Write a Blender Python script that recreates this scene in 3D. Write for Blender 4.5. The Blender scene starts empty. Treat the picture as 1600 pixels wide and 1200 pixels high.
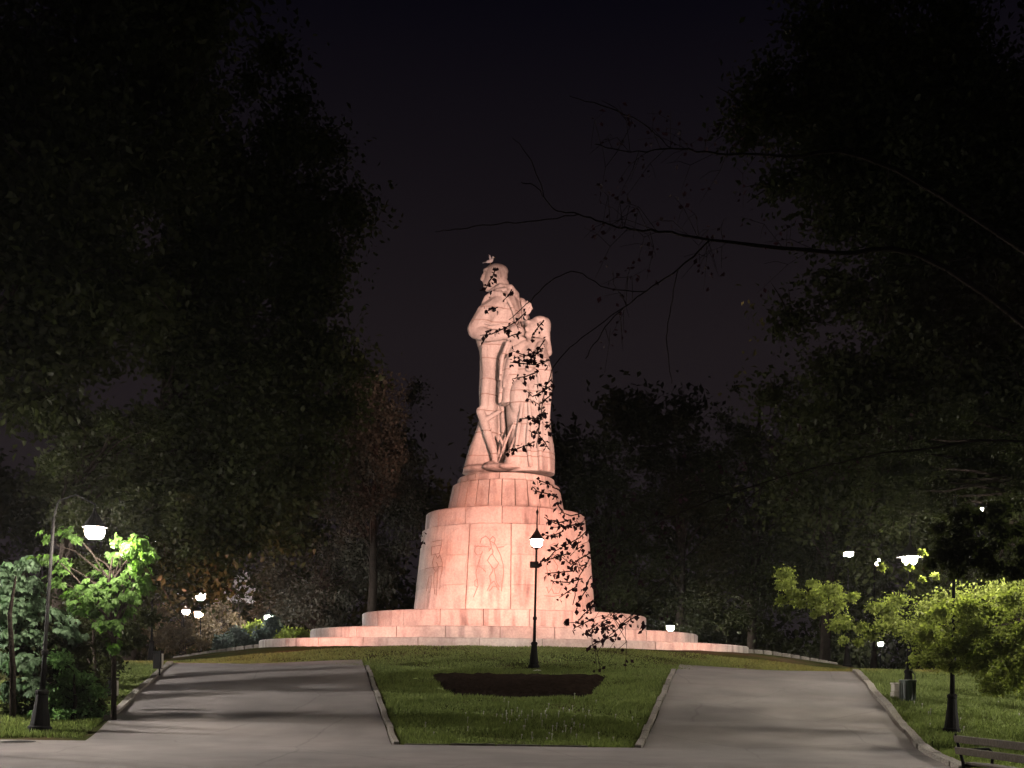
import bpy, bmesh, math, random
import numpy as np
from mathutils import Vector, Matrix

random.seed(7)
rng = np.random.default_rng(7)
SC = bpy.context.scene
COL = SC.collection

# ------------------------------------------------------------------ camera, sky, light
F = 40 / 36 * 1600          # focal length in photograph pixels
CX, CY = 800.0, 1050.0      # where the level line of sight meets the photograph
EYE = 1.6
ROLL = 0.013

cam_d = bpy.data.cameras.new('camera')
cam = bpy.data.objects.new('camera', cam_d)
COL.objects.link(cam)
SC.camera = cam
cam.location = (0, 0, EYE)
cam.rotation_euler = (math.radians(90), -ROLL, 0)
cam_d.lens = 40
cam_d.sensor_width = 36
cam_d.shift_y = (CY - 600) / 1600
cam_d.clip_end = 2000

world = bpy.data.worlds.new('World')
SC.world = world
world.use_nodes = True
nt = world.node_tree
nt.nodes.clear()
wo = nt.nodes.new('ShaderNodeOutputWorld')
sky = nt.nodes.new('ShaderNodeTexSky')
sky.sky_type = 'NISHITA'
sky.sun_disc = False
sky.sun_elevation = math.radians(-6)
sky.sun_rotation = math.radians(200)
bg1 = nt.nodes.new('ShaderNodeBackground')
bg1.inputs['Strength'].default_value = 0.05
nt.links.new(sky.outputs[0], bg1.inputs[0])
# glow of the town on the low cloud: brightest low down, fading upwards
tc = nt.nodes.new('ShaderNodeTexCoord')
sep = nt.nodes.new('ShaderNodeSeparateXYZ')
nt.links.new(tc.outputs['Generated'], sep.inputs[0])
cr = nt.nodes.new('ShaderNodeValToRGB')
cr.color_ramp.elements[0].position = 0.0
cr.color_ramp.elements[0].color = (0.0142, 0.0106, 0.0126, 1)
cr.color_ramp.elements[1].position = 0.52
cr.color_ramp.elements[1].color = (0.0016, 0.0014, 0.0036, 1)
e = cr.color_ramp.elements.new(0.28)
e.color = (0.0112, 0.0082, 0.0100, 1)
nt.links.new(sep.outputs['Z'], cr.inputs[0])
bg2 = nt.nodes.new('ShaderNodeBackground')
nt.links.new(cr.outputs[0], bg2.inputs[0])
add = nt.nodes.new('ShaderNodeAddShader')
nt.links.new(bg1.outputs[0], add.inputs[0])
nt.links.new(bg2.outputs[0], add.inputs[1])
nt.links.new(add.outputs[0], wo.inputs['Surface'])

SC.render.engine = 'CYCLES'
SC.view_settings.view_transform = 'Standard'
SC.view_settings.look = 'None'
SC.view_settings.exposure = 0
SC.view_settings.gamma = 1
SC.view_settings.use_curve_mapping = False
SC.cycles.use_denoising = True
SC.cycles.sample_clamp_indirect = 2.0
SC.cycles.max_bounces = 5
SC.cycles.diffuse_bounces = 3
SC.cycles.transparent_max_bounces = 8
SC.cycles.use_light_tree = True

LAMP = 2300.0                # radiance of a street lantern's glass
# floodlights: (x, y, z), aim, colour, power, cone degrees, blend
FLOODS = [
    ((8.9, 17.5, 7.6), (-.4, 56, 7.6), (1.0, 0.37, 0.265), 84000, 20, 0.8),
    ((9.0, 17.6, 8.0), (0.3, 57, 16.4), (1.0, 0.54, 0.43), 140000, 18, 0.8),
    ((-9.9, 20.0, 6.5), (0.2, 56, 7.2), (1.0, 0.37, 0.265), 47000, 18, 0.8),
    ((-10.1, 20.2, 6.9), (0, 57, 17.6), (1.0, 0.66, 0.57), 32000, 16, 0.8),
    ((17.7, 37.2, 3.9), (2.5, 50.0, 2.5), (1.0, 0.30, 0.22), 6800, 58, 1.0),
    ((-17.5, 37.2, 3.9), (-2.5, 50.0, 2.5), (1.0, 0.30, 0.22), 6800, 58, 1.0),
    ((17.6, 37.0, 3.6), (1.2, 56, 6.6), (1.0, 0.37, 0.26), 24000, 29, 0.9),
    ((-17.4, 37.0, 3.6), (-1.4, 56, 5.4), (1.0, 0.37, 0.27), 22000, 26, 0.9),
]

# ------------------------------------------------------------------ helpers
def ray(px, py):
    u, v = px - CX, CY - py
    c, s = math.cos(ROLL), math.sin(ROLL)
    return (u * c - v * s) / F, (u * s + v * c) / F

def P(px, py, Y):
    """the point at distance Y that the photograph shows at (px, py)"""
    a, b = ray(px, py)
    return (a * Y, Y, EYE + b * Y)

def sp(t, w=0.8):
    return 0.5 * (t + np.sqrt(t * t + w * w))

def zg(x, y):
    """height of the terrain"""
    x = np.asarray(x, float); y = np.asarray(y, float)
    z = 0.11 * (sp(y - 23.5) - sp(y - 39.3)) - 0.035 * (sp(y - 66, 3) - sp(y - 140, 3))
    r = np.hypot(x, y - 58)
    t = np.clip((19.0 - r) / 6.6, 0, 1.0)
    # long shallow waves added to the slope so lamplight falls in bands
    z = z + .03 * np.sin(2 * math.pi * (y - 34.6 + .05 * x) / 5.3) * np.clip((y - 24) / 2, 0, 1) * np.clip((39.0 - y) / 1.5, 0, 1)
    z = z + 0.88 * (t * 0.75 + 0.25 * t * t * (3 - 2 * t))
    return z

def ground(px, py):
    """where the line of sight meets the terrain"""
    a, b = ray(px, py)
    lo = 8.0
    for Y in np.arange(10, 60, 0.05):
        if EYE + b * Y <= zg(a * Y, Y):
            return (a * Y, float(Y), float(zg(a * Y, Y)))
    Y = 41.0
    return (a * Y, Y, float(zg(a * Y, Y)))

def link(o, parent=None):
    COL.objects.link(o)
    if parent is not None:
        o.parent = parent
    return o

def tag(o, label=None, cat=None, group=None, kind=None):
    if label: o['label'] = label
    if cat: o['category'] = cat
    if group: o['group'] = group
    if kind: o['kind'] = kind
    return o

def thing(name, loc, label, cat, group=None, rz=0.0, kind=None):
    o = bpy.data.objects.new(name, None)
    o.empty_display_size = 0.3
    o.location = loc
    o.rotation_euler = (0, 0, rz)
    COL.objects.link(o)
    return tag(o, label, cat, group, kind)

def dup(o, parent=None):
    c = o.copy()
    COL.objects.link(c)
    if parent is not None: c.parent = parent
    return c

class MB:
    def __init__(s):
        s.v = []; s.f = []
    def add(s, vs, fs):
        n = len(s.v)
        s.v.extend([tuple(p) for p in vs])
        s.f.extend([tuple(i + n for i in q) for q in fs])
        return s
    def box(s, c, d, R=None, bev=0.0):
        x, y, z = d[0] / 2, d[1] / 2, d[2] / 2
        if bev:
            b = min(bev, x * .9, y * .9, z * .9)
            vs = []
            for sx in (-1, 1):
                for sy in (-1, 1):
                    for sz in (-1, 1):
                        vs += [(sx * (x - b), sy * (y - b), sz * z), (sx * (x - b), sy * y, sz * (z - b)), (sx * x, sy * (y - b), sz * (z - b))]
            bm = bmesh.new()
            for p in vs: bm.verts.new(p)
            bmesh.ops.convex_hull(bm, input=bm.verts)
            bm.verts.index_update()
            vs = [v.co.copy() for v in bm.verts]
            fs = [[v.index for v in f.verts] for f in bm.faces]
            bm.free()
        else:
            vs = [Vector((sx * x, sy * y, sz * z)) for sx in (-1, 1) for sy in (-1, 1) for sz in (-1, 1)]
            fs = [(0, 1, 3, 2), (4, 6, 7, 5), (0, 4, 5, 1), (2, 3, 7, 6), (0, 2, 6, 4), (1, 5, 7, 3)]
        if R is not None: vs = [R @ Vector(p) for p in vs]
        vs = [(p[0] + c[0], p[1] + c[1], p[2] + c[2]) for p in vs]
        return s.add(vs, fs)
    def tube(s, pts, rad, n=8, cap=True):
        pts = [Vector(p) for p in pts]
        if not hasattr(rad, '__len__'): rad = [rad] * len(pts)
        vs = []; fs = []
        up = None
        for i, p in enumerate(pts):
            t = (pts[min(i + 1, len(pts) - 1)] - pts[max(i - 1, 0)])
            if t.length < 1e-9: t = Vector((0, 0, 1))
            t.normalize()
            if up is None:
                up = Vector((1, 0, 0)) if abs(t.x) < .8 else Vector((0, 1, 0))
            a = (up - t * up.dot(t))
            if a.length < 1e-6: a = t.orthogonal()
            a.normalize(); up = a
            b = t.cross(a)
            for k in range(n):
                an = 2 * math.pi * k / n
                vs.append(p + (a * math.cos(an) + b * math.sin(an)) * rad[i])
        for i in range(len(pts) - 1):
            for k in range(n):
                fs.append((i * n + k, i * n + (k + 1) % n, (i + 1) * n + (k + 1) % n, (i + 1) * n + k))
        if cap:
            fs.append(tuple(range(n - 1, -1, -1)))
            m = (len(pts) - 1) * n
            fs.append(tuple(range(m, m + n)))
        return s.add(vs, fs)
    def lathe(s, prof, n=16, c=(0, 0, 0), ax=None):
        """prof = [(r, z)], closed with flat ends"""
        vs = []; fs = []
        for r, z in prof:
            for k in range(n):
                an = 2 * math.pi * k / n
                p = Vector((r * math.cos(an), r * math.sin(an), z))
                if ax is not None: p = ax @ p
                vs.append((p[0] + c[0], p[1] + c[1], p[2] + c[2]))
        for i in range(len(prof) - 1):
            for k in range(n):
                fs.append((i * n + k, i * n + (k + 1) % n, (i + 1) * n + (k + 1) % n, (i + 1) * n + k))
        fs.append(tuple(range(n - 1, -1, -1)))
        m = (len(prof) - 1) * n
        fs.append(tuple(range(m, m + n)))
        return s.add(vs, fs)
    def ell(s, c, r, R=None, nu=16, nv=10):
        vs = [(0, 0, -1)]; fs = []
        for j in range(1, nv):
            ph = -math.pi / 2 + math.pi * j / nv
            for i in range(nu):
                th = 2 * math.pi * i / nu
                vs.append((math.cos(ph) * math.cos(th), math.cos(ph) * math.sin(th), math.sin(ph)))
        vs.append((0, 0, 1))
        for i in range(nu):
            fs.append((0, 1 + (i + 1) % nu, 1 + i))
            fs.append((len(vs) - 1, 1 + (nv - 2) * nu + i, 1 + (nv - 2) * nu + (i + 1) % nu))
        for j in range(nv - 2):
            for i in range(nu):
                a = 1 + j * nu
                fs.append((a + i, a + (i + 1) % nu, a + nu + (i + 1) % nu, a + nu + i))
        out = []
        for p in vs:
            q = Vector((p[0] * r[0], p[1] * r[1], p[2] * r[2]))
            if R is not None: q = R @ q
            out.append((q[0] + c[0], q[1] + c[1], q[2] + c[2]))
        return s.add(out, fs)
    def loft(s, secs, n=28):
        """secs = [(z, xl, xr, yf, yb, pw)]: superellipse sections from the bottom up"""
        vs = []; fs = []
        for z, xl, xr, yf, yb, pw in secs:
            cx, cy = (xl + xr) / 2, (yf + yb) / 2
            a, b = (xr - xl) / 2, (yb - yf) / 2
            for k in range(n):
                t = 2 * math.pi * k / n
                c, q = math.cos(t), math.sin(t)
                vs.append((cx + a * math.copysign(abs(c) ** (2 / pw), c), cy + b * math.copysign(abs(q) ** (2 / pw), q), z))
        for i in range(len(secs) - 1):
            for k in range(n):
                fs.append((i * n + k, i * n + (k + 1) % n, (i + 1) * n + (k + 1) % n, (i + 1) * n + k))
        fs.append(tuple(range(n - 1, -1, -1)))
        m = (len(secs) - 1) * n
        fs.append(tuple(range(m, m + n)))
        return s.add(vs, fs)
    def mesh(s, name, mat, o=(0, 0, 0), smooth=False):
        me = bpy.data.meshes.new(name)
        me.from_pydata([(p[0] - o[0], p[1] - o[1], p[2] - o[2]) for p in s.v], [], s.f)
        if mat is not None: me.materials.append(mat)
        if smooth: me.polygons.foreach_set('use_smooth', [True] * len(me.polygons))
        me.update()
        return me
    def build(s, name, mat, parent=None, o=(0, 0, 0), smooth=False):
        ob = bpy.data.objects.new(name, s.mesh(name, mat, o, smooth))
        if parent is None: ob.location = o
        return link(ob, parent)

def np_mesh(name, V, Fa, mat, smooth=False):
    """fast mesh from arrays; Fa is (n, 3) or (n, 4)"""
    me = bpy.data.meshes.new(name)
    k = Fa.shape[1]
    me.vertices.add(len(V)); me.vertices.foreach_set('co', np.asarray(V, np.float32).ravel())
    me.loops.add(Fa.size); me.loops.foreach_set('vertex_index', np.asarray(Fa, np.int32).ravel())
    me.polygons.add(len(Fa))
    me.polygons.foreach_set('loop_start', np.arange(0, Fa.size, k, dtype=np.int32))
    me.polygons.foreach_set('loop_total', np.full(len(Fa), k, np.int32))
    if smooth: me.polygons.foreach_set('use_smooth', np.ones(len(Fa), bool))
    me.update(calc_edges=True)
    me.materials.append(mat)
    return me

# ------------------------------------------------------------------ materials
def mat(name, col, rough=0.8, metal=0.0, noise=None, bump=None, rand=0.0):
    """noise = (scale, colour2, low, high); bump = (scale, strength)"""
    m = bpy.data.materials.new(name); m.use_nodes = True
    n = m.node_tree; b = n.nodes['Principled BSDF']
    b.inputs['Roughness'].default_value = rough
    b.inputs['Metallic'].default_value = metal
    b.inputs['Base Color'].default_value = (*col, 1)
    tc = n.nodes.new('ShaderNodeTexCoord')
    src = None
    if noise:
        t = n.nodes.new('ShaderNodeTexNoise'); t.inputs['Scale'].default_value = noise[0]; t.inputs['Detail'].default_value = 6
        n.links.new(tc.outputs['Object'], t.inputs['Vector'])
        r = n.nodes.new('ShaderNodeValToRGB')
        r.color_ramp.elements[0].position = noise[2]; r.color_ramp.elements[0].color = (*col, 1)
        r.color_ramp.elements[1].position = noise[3]; r.color_ramp.elements[1].color = (*noise[1], 1)
        n.links.new(t.outputs['Fac'], r.inputs[0])
        src = r.outputs[0]
    if rand:
        oi = n.nodes.new('ShaderNodeObjectInfo')
        mr = n.nodes.new('ShaderNodeMapRange'); mr.inputs[3].default_value = 1 - rand; mr.inputs[4].default_value = 1 + rand
        n.links.new(oi.outputs['Random'], mr.inputs[0])
        mx = n.nodes.new('ShaderNodeMix'); mx.data_type = 'RGBA'; mx.blend_type = 'MULTIPLY'; mx.inputs[0].default_value = 1
        if src is None: mx.inputs[6].default_value = (*col, 1)
        else: n.links.new(src, mx.inputs[6])
        n.links.new(mr.outputs[0], mx.inputs[7])
        src = mx.outputs[2]
    if src is not None: n.links.new(src, b.inputs['Base Color'])
    if bump:
        t2 = n.nodes.new('ShaderNodeTexNoise'); t2.inputs['Scale'].default_value = bump[0]; t2.inputs['Detail'].default_value = 8
        n.links.new(tc.outputs['Object'], t2.inputs['Vector'])
        bp = n.nodes.new('ShaderNodeBump'); bp.inputs['Strength'].default_value = bump[1]; bp.inputs['Distance'].default_value = 0.05
        n.links.new(t2.outputs['Fac'], bp.inputs['Height'])
        n.links.new(bp.outputs[0], b.inputs['Normal'])
    return m

def stone_mat(name, base, dirt, streak=0.5):
    m = bpy.data.materials.new(name); m.use_nodes = True
    n = m.node_tree; b = n.nodes['Principled BSDF']; b.inputs['Roughness'].default_value = 0.85
    ge = n.nodes.new('ShaderNodeNewGeometry')
    def noise(scale, vec=(1, 1, 1), det=6):
        mp = n.nodes.new('ShaderNodeMapping'); mp.inputs['Scale'].default_value = vec
        n.links.new(ge.outputs['Position'], mp.inputs['Vector'])
        t = n.nodes.new('ShaderNodeTexNoise'); t.inputs['Scale'].default_value = scale; t.inputs['Detail'].default_value = det
        n.links.new(mp.outputs[0], t.inputs['Vector'])
        return t.outputs['Fac']
    def ramp(f, a, c, lo, hi):
        r = n.nodes.new('ShaderNodeValToRGB')
        r.color_ramp.elements[0].position = lo; r.color_ramp.elements[0].color = a
        r.color_ramp.elements[1].position = hi; r.color_ramp.elements[1].color = c
        n.links.new(f, r.inputs[0]); return r.outputs[0]
    def mix(fac, a, c, mode='MIX'):
        x = n.nodes.new('ShaderNodeMix'); x.data_type = 'RGBA'; x.blend_type = mode
        if isinstance(fac, float): x.inputs[0].default_value = fac
        else: n.links.new(fac, x.inputs[0])
        for i, q in ((6, a), (7, c)):
            if isinstance(q, tuple): x.inputs[i].default_value = q
            else: n.links.new(q, x.inputs[i])
        return x.outputs[2]
    lo = tuple(c * .8 for c in base)
    c0 = ramp(noise(1.3, det=8), (*lo, 1), (*base, 1), .35, .6)
    st = ramp(noise(2.6, (1, 1, .12), 5), (0, 0, 0, 1), (1, 1, 1, 1), .46, .72)      # rain streaks
    pt = ramp(noise(.55, (1, 1, .7), 4), (0, 0, 0, 1), (1, 1, 1, 1), .38, .60)     # patches where they gather
    f = mix(1.0, st, pt, 'MULTIPLY')
    f2 = mix(1.0, f, (streak, streak, streak, 1), 'MULTIPLY')
    c1 = mix(f2, c0, (*dirt, 1))
    sp_ = ramp(noise(11, det=3), (.86, .86, .86, 1), (1.06, 1.06, 1.06, 1), .35, .65)
    c2 = mix(1.0, c1, sp_, 'MULTIPLY')
    oi = n.nodes.new('ShaderNodeObjectInfo')
    mr = n.nodes.new('ShaderNodeMapRange'); mr.inputs[3].default_value = .87; mr.inputs[4].default_value = 1.07
    n.links.new(oi.outputs['Random'], mr.inputs[0])
    c3 = mix(1.0, c2, mr.outputs[0], 'MULTIPLY') if False else None
    x = n.nodes.new('ShaderNodeMix'); x.data_type = 'RGBA'; x.blend_type = 'MULTIPLY'; x.inputs[0].default_value = 1
    n.links.new(c2, x.inputs[6]); n.links.new(mr.outputs[0], x.inputs[7])
    n.links.new(x.outputs[2], b.inputs['Base Color'])
    bp = n.nodes.new('ShaderNodeBump'); bp.inputs['Strength'].default_value = .5; bp.inputs['Distance'].default_value = .04
    n.links.new(noise(7, det=8), bp.inputs['Height'])
    n.links.new(bp.outputs[0], b.inputs['Normal'])
    return m

def leaf_mat(name, col, trans, var=0.35):
    m = bpy.data.materials.new(name); m.use_nodes = True
    n = m.node_tree; n.nodes.clear()
    out = n.nodes.new('ShaderNodeOutputMaterial')
    d = n.nodes.new('ShaderNodeBsdfDiffuse'); t = n.nodes.new('ShaderNodeBsdfTranslucent'); g = n.nodes.new('ShaderNodeBsdfGlossy')
    g.inputs['Roughness'].default_value = .45; g.inputs['Color'].default_value = (.5, .5, .5, 1)
    ge = n.nodes.new('ShaderNodeNewGeometry')
    mr = n.nodes.new('ShaderNodeMapRange'); mr.inputs[3].default_value = 1 - var; mr.inputs[4].default_value = 1 + var
    n.links.new(ge.outputs['Random Per Island'], mr.inputs[0])
    for sh, c in ((d, col), (t, trans)):
        x = n.nodes.new('ShaderNodeMix'); x.data_type = 'RGBA'; x.blend_type = 'MULTIPLY'; x.inputs[0].default_value = 1
        x.inputs[6].default_value = (*c, 1); n.links.new(mr.outputs[0], x.inputs[7])
        n.links.new(x.outputs[2], sh.inputs['Color'])
    a = n.nodes.new('ShaderNodeAddShader'); n.links.new(d.outputs[0], a.inputs[0]); n.links.new(t.outputs[0], a.inputs[1])
    mx = n.nodes.new('ShaderNodeMixShader'); mx.inputs[0].default_value = .012
    n.links.new(a.outputs[0], mx.inputs[1]); n.links.new(g.outputs[0], mx.inputs[2])
    n.links.new(mx.outputs[0], out.inputs['Surface'])
    return m

def glow_mat(name, col, strength):
    m = bpy.data.materials.new(name); m.use_nodes = True
    n = m.node_tree; n.nodes.clear()
    out = n.nodes.new('ShaderNodeOutputMaterial'); e = n.nodes.new('ShaderNodeEmission')
    e.inputs[0].default_value = (*col, 1); e.inputs[1].default_value = strength
    n.links.new(e.outputs[0], out.inputs['Surface'])
    return m

STONE = stone_mat('granite', (.50, .455, .42), (.17, .14, .13), .95)
STONE_C = stone_mat('rain streaked granite', (.47, .42, .39), (.13, .10, .095), 1.5)
STONE2 = stone_mat('statue granite', (.47, .43, .40), (.20, .17, .16), .85)
MORTAR = mat('mortar', (.17, .14, .12), .95)
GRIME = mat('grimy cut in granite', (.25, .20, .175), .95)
IRON = mat('black cast iron', (.0045, .0042, .0042), .75, .0, bump=(30, .2))
IRON_GREEN = mat('dark green paint', (.012, .024, .017), .4)
KERB = mat('kerb stone', (.15, .138, .122), .9, noise=(6, (.25, .23, .205), .35, .65), bump=(14, .5), rand=.15)
ASPHALT = mat('asphalt', (.165, .152, .150), .9, noise=(1.1, (.205, .190, .187), .3, .7), bump=(60, .35))
def wear(m):
    n = m.node_tree; b = n.nodes['Principled BSDF']; src = b.inputs['Base Color'].links[0].from_socket
    ge = n.nodes.new('ShaderNodeNewGeometry')
    t = n.nodes.new('ShaderNodeTexNoise'); t.inputs['Scale'].default_value = 1.2; t.inputs['Detail'].default_value = 4
    n.links.new(ge.outputs['Position'], t.inputs['Vector'])
    a = n.nodes.new('ShaderNodeMix'); a.data_type = 'VECTOR'; a.inputs[0].default_value = .16
    n.links.new(ge.outputs['Position'], a.inputs[4]); n.links.new(t.outputs['Color'], a.inputs[5])
    v = n.nodes.new('ShaderNodeTexVoronoi'); v.feature = 'DISTANCE_TO_EDGE'; v.inputs['Scale'].default_value = .3
    n.links.new(a.outputs[1], v.inputs['Vector'])
    r = n.nodes.new('ShaderNodeValToRGB'); r.color_ramp.elements[0].position = .002; r.color_ramp.elements[0].color = (.8, .8, .8, 1)
    r.color_ramp.elements[1].position = .007; r.color_ramp.elements[1].color = (1, 1, 1, 1)
    n.links.new(v.outputs['Distance'], r.inputs[0])
    t2 = n.nodes.new('ShaderNodeTexNoise'); t2.inputs['Scale'].default_value = .35; t2.inputs['Detail'].default_value = 5
    n.links.new(ge.outputs['Position'], t2.inputs['Vector'])
    r2 = n.nodes.new('ShaderNodeValToRGB'); r2.color_ramp.elements[0].position = .38; r2.color_ramp.elements[0].color = (.9, .9, .9, 1)
    r2.color_ramp.elements[1].position = .62; r2.color_ramp.elements[1].color = (1.12, 1.1, 1.09, 1)
    n.links.new(t2.outputs['Fac'], r2.inputs[0])
    for q in (r.outputs[0], r2.outputs[0]):
        x = n.nodes.new('ShaderNodeMix'); x.data_type = 'RGBA'; x.blend_type = 'MULTIPLY'; x.inputs[0].default_value = 1
        n.links.new(src, x.inputs[6]); n.links.new(q, x.inputs[7]); src = x.outputs[2]
    n.links.new(src, b.inputs['Base Color'])
wear(ASPHALT)
SOIL = mat('soil', (.013, .009, .007), .98, noise=(5, (.022, .015, .012), .35, .65), bump=(9, .9))
TURF = mat('turf', (.040, .048, .016), .95, noise=(.55, (.070, .052, .030), .46, .62), bump=(12, .8))
BARK = mat('bark', (.018, .014, .012), .97, noise=(3, (.032, .026, .022), .3, .7), bump=(16, .9))
WOOD = mat('weathered bench wood', (.040, .030, .019), .8, noise=(4, (.060, .045, .030), .3, .7), bump=(20, .3))
CONC = mat('pale concrete', (.33, .31, .28), .9, noise=(4, (.42, .40, .36), .3, .7), bump=(18, .3))
WHITE = mat('white feathers', (.78, .78, .80), .8)
GREYF = mat('grey feathers', (.36, .37, .40), .8)
BEAK = mat('beak', (.5, .33, .08), .6)
PAPER = mat('paper', (.6, .6, .58), .8)
for m_, q_ in ((IRON, .1), (BARK, 0), (SOIL, 0), (TURF, 0), (ASPHALT, .12), (KERB, .15)): m_.node_tree.nodes['Principled BSDF'].inputs['Specular IOR Level'].default_value = q_
GLASSF = glow_mat('floodlight glass', (1, .6, .45), 3.0)

GRASS = leaf_mat('grass', (.076, .096, .033), (.060, .080, .018), .4)
L_BRIGHT = leaf_mat('chestnut leaf', (.028, .052, .013), (.030, .068, .007), .35)
L_COOL = leaf_mat('cool green leaf', (.048, .076, .044), (.030, .056, .022), .5)
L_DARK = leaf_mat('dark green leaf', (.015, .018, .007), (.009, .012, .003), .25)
L_GREY = leaf_mat('grey green leaf', (.030, .029, .022), (.014, .014, .009), .4)
L_MID = leaf_mat('mid green leaf', (.070, .125, .050), (.055, .11, .026), .4)
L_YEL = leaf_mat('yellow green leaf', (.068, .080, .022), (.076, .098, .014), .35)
L_BROWN = leaf_mat('brown green leaf', (.045, .034, .020), (.030, .022, .010), .35)
L_BLUE = leaf_mat('blue needle spray', (.040, .052, .048), (.015, .02, .015), .3)
L_WHITE = leaf_mat('pale blossom', (.14, .13, .13), (.06, .055, .055), .3)
L_PURP = leaf_mat('dark purple leaf', (.012, .006, .007), (.005, .002, .003), .4)

# ------------------------------------------------------------------ terrain and paths
def lines(a, b, step, far, k):
    out = list(np.arange(a, b + 1e-6, step))
    s = step; p = out[-1]
    while p < far[1]:
        s *= k; p += s; out.append(p)
    s = step; p = out[0]
    while p > far[0]:
        s *= k; p -= s; out.insert(0, p)
    return np.array(out)

gx = lines(-24, 24, .5, (-700, 700), 1.35)
gy = lines(8, 78, .45, (-300, 900), 1.35)
X, Y = np.meshgrid(gx, gy)
Z = zg(X, Y) + .018 * np.sin(X * 1.7 + .6 * Y) * np.cos(Y * 1.3 - .4 * X)
V = np.stack([X.ravel(), Y.ravel(), Z.ravel()], 1)
nx, ny = len(gx), len(gy)
i, j = np.meshgrid(np.arange(nx - 1), np.arange(ny - 1))
a = (j * nx + i).ravel()
ter = bpy.data.objects.new('ground', np_mesh('ground', V, np.stack([a, a + 1, a + nx + 1, a + nx], 1), TURF, True))
link(ter); tag(ter, 'grassy ground rising to a round mound under the monument', kind='structure')

Y0, Y1 = 23.3, 41.6
def lawn_l(y): return -2.45 - .1665 * (y - Y0)
def lawn_r(y): return 2.70 + .187 * (y - Y0)
def right_k(y): return 8.38 + .214 * (y - Y0)
def left_k(y): return -8.72 - .187 * (y - Y0)

def sheet(name, ys, fl, fr, off, label, cols=14, m=ASPHALT):
    v = []
    for y in ys:
        xs = np.linspace(fl(y), fr(y), cols)
        for x in xs: v.append((x, y, float(zg(x, y)) + off))
    f = [(j * cols + i, j * cols + i + 1, (j + 1) * cols + i + 1, (j + 1) * cols + i) for j in range(len(ys) - 1) for i in range(cols - 1)]
    mb = MB(); mb.add(v, f)
    return tag(mb.build(name, m, smooth=True), label, kind='structure')

ys = np.arange(Y0, Y1, .3)
PO = .05
sheet('footpath', ys, left_k, lambda y: lawn_l(y), PO, 'left asphalt path climbing to the mound')
sheet('footpath', ys, lambda y: lawn_r(y), right_k, PO, 'right asphalt path climbing to the mound')
sheet('path', np.append(np.arange(-40, 18.3, 2.0), np.arange(18.5, Y0 - .05, .4).tolist() + [Y0]),
      lambda y: -80, lambda y: right_k(y) if y > 18.3 else 5.4, PO, 'wide asphalt path crossing the foreground', 60)

kst = None
def kerb(label, pts, w=.2, h=.11, L=1.0, sink=.0):
    """a row of kerb stones along a line of ground points"""
    root = thing('kerb', (pts[0][0], pts[0][1], float(zg(*pts[0][:2]))), label, 'kerb', 'stone kerbs along the paths', kind='structure')
    o0 = Vector(root.location)
    tot = 0
    global kst
    if kst is None:
        kst = MB().box((0, 0, 0), (1, 1, 1), bev=.04).mesh('kerb_stone', KERB)
    for q in range(len(pts) - 1):
        A = Vector((pts[q][0], pts[q][1], 0)); B = Vector((pts[q + 1][0], pts[q + 1][1], 0))
        d = (B - A); n = max(1, round(d.length / L)); d /= n
        for k in range(n):
            p = A + d * (k + .5)
            za = float(zg(*(A + d * k)[:2])); zb = float(zg(*(A + d * (k + 1))[:2]))
            ob = bpy.data.objects.new('kerb_stone', kst)
            ob.parent = root
            ob.location = (p.x - o0.x + random.uniform(-.012, .012), p.y - o0.y + random.uniform(-.012, .012), (za + zb) / 2 - o0.z + PO + h / 2 - .05 + random.uniform(-.012, .012))
            dd = Vector((d.x, d.y, zb - za))
            ob.rotation_euler = dd.to_track_quat('X', 'Z').to_euler()
            ob.rotation_euler.z += random.uniform(-.02, .02)
            ob.scale = (dd.length - .025, w * random.uniform(.93, 1.07), h + .1)
            COL.objects.link(ob)
    return root

yk = np.arange(Y0 + .1, 39.6, 1.0)
kerb('kerb on the right edge of the right path, beside the lamp lawn', [(right_k(y) + .1, y) for y in np.arange(18.8, 40, 1.0)], .2, .10)
kerb('kerb between the right path and the middle lawn', [(lawn_r(y) - .1, y) for y in yk], .14, .05)
kerb('kerb between the left path and the middle lawn', [(lawn_l(y) + .1, y) for y in yk], .12, .04)
kerb('sunken kerb on the left edge of the left path', [(left_k(y) - .1, y) for y in np.arange(26.5, 39.6, 1.0)], .18, .06)
kerb('thin kerb across the near end of the middle lawn', [(x, Y0 + .05) for x in np.arange(-2.2, 2.5, .95)], .06, .03)

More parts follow.
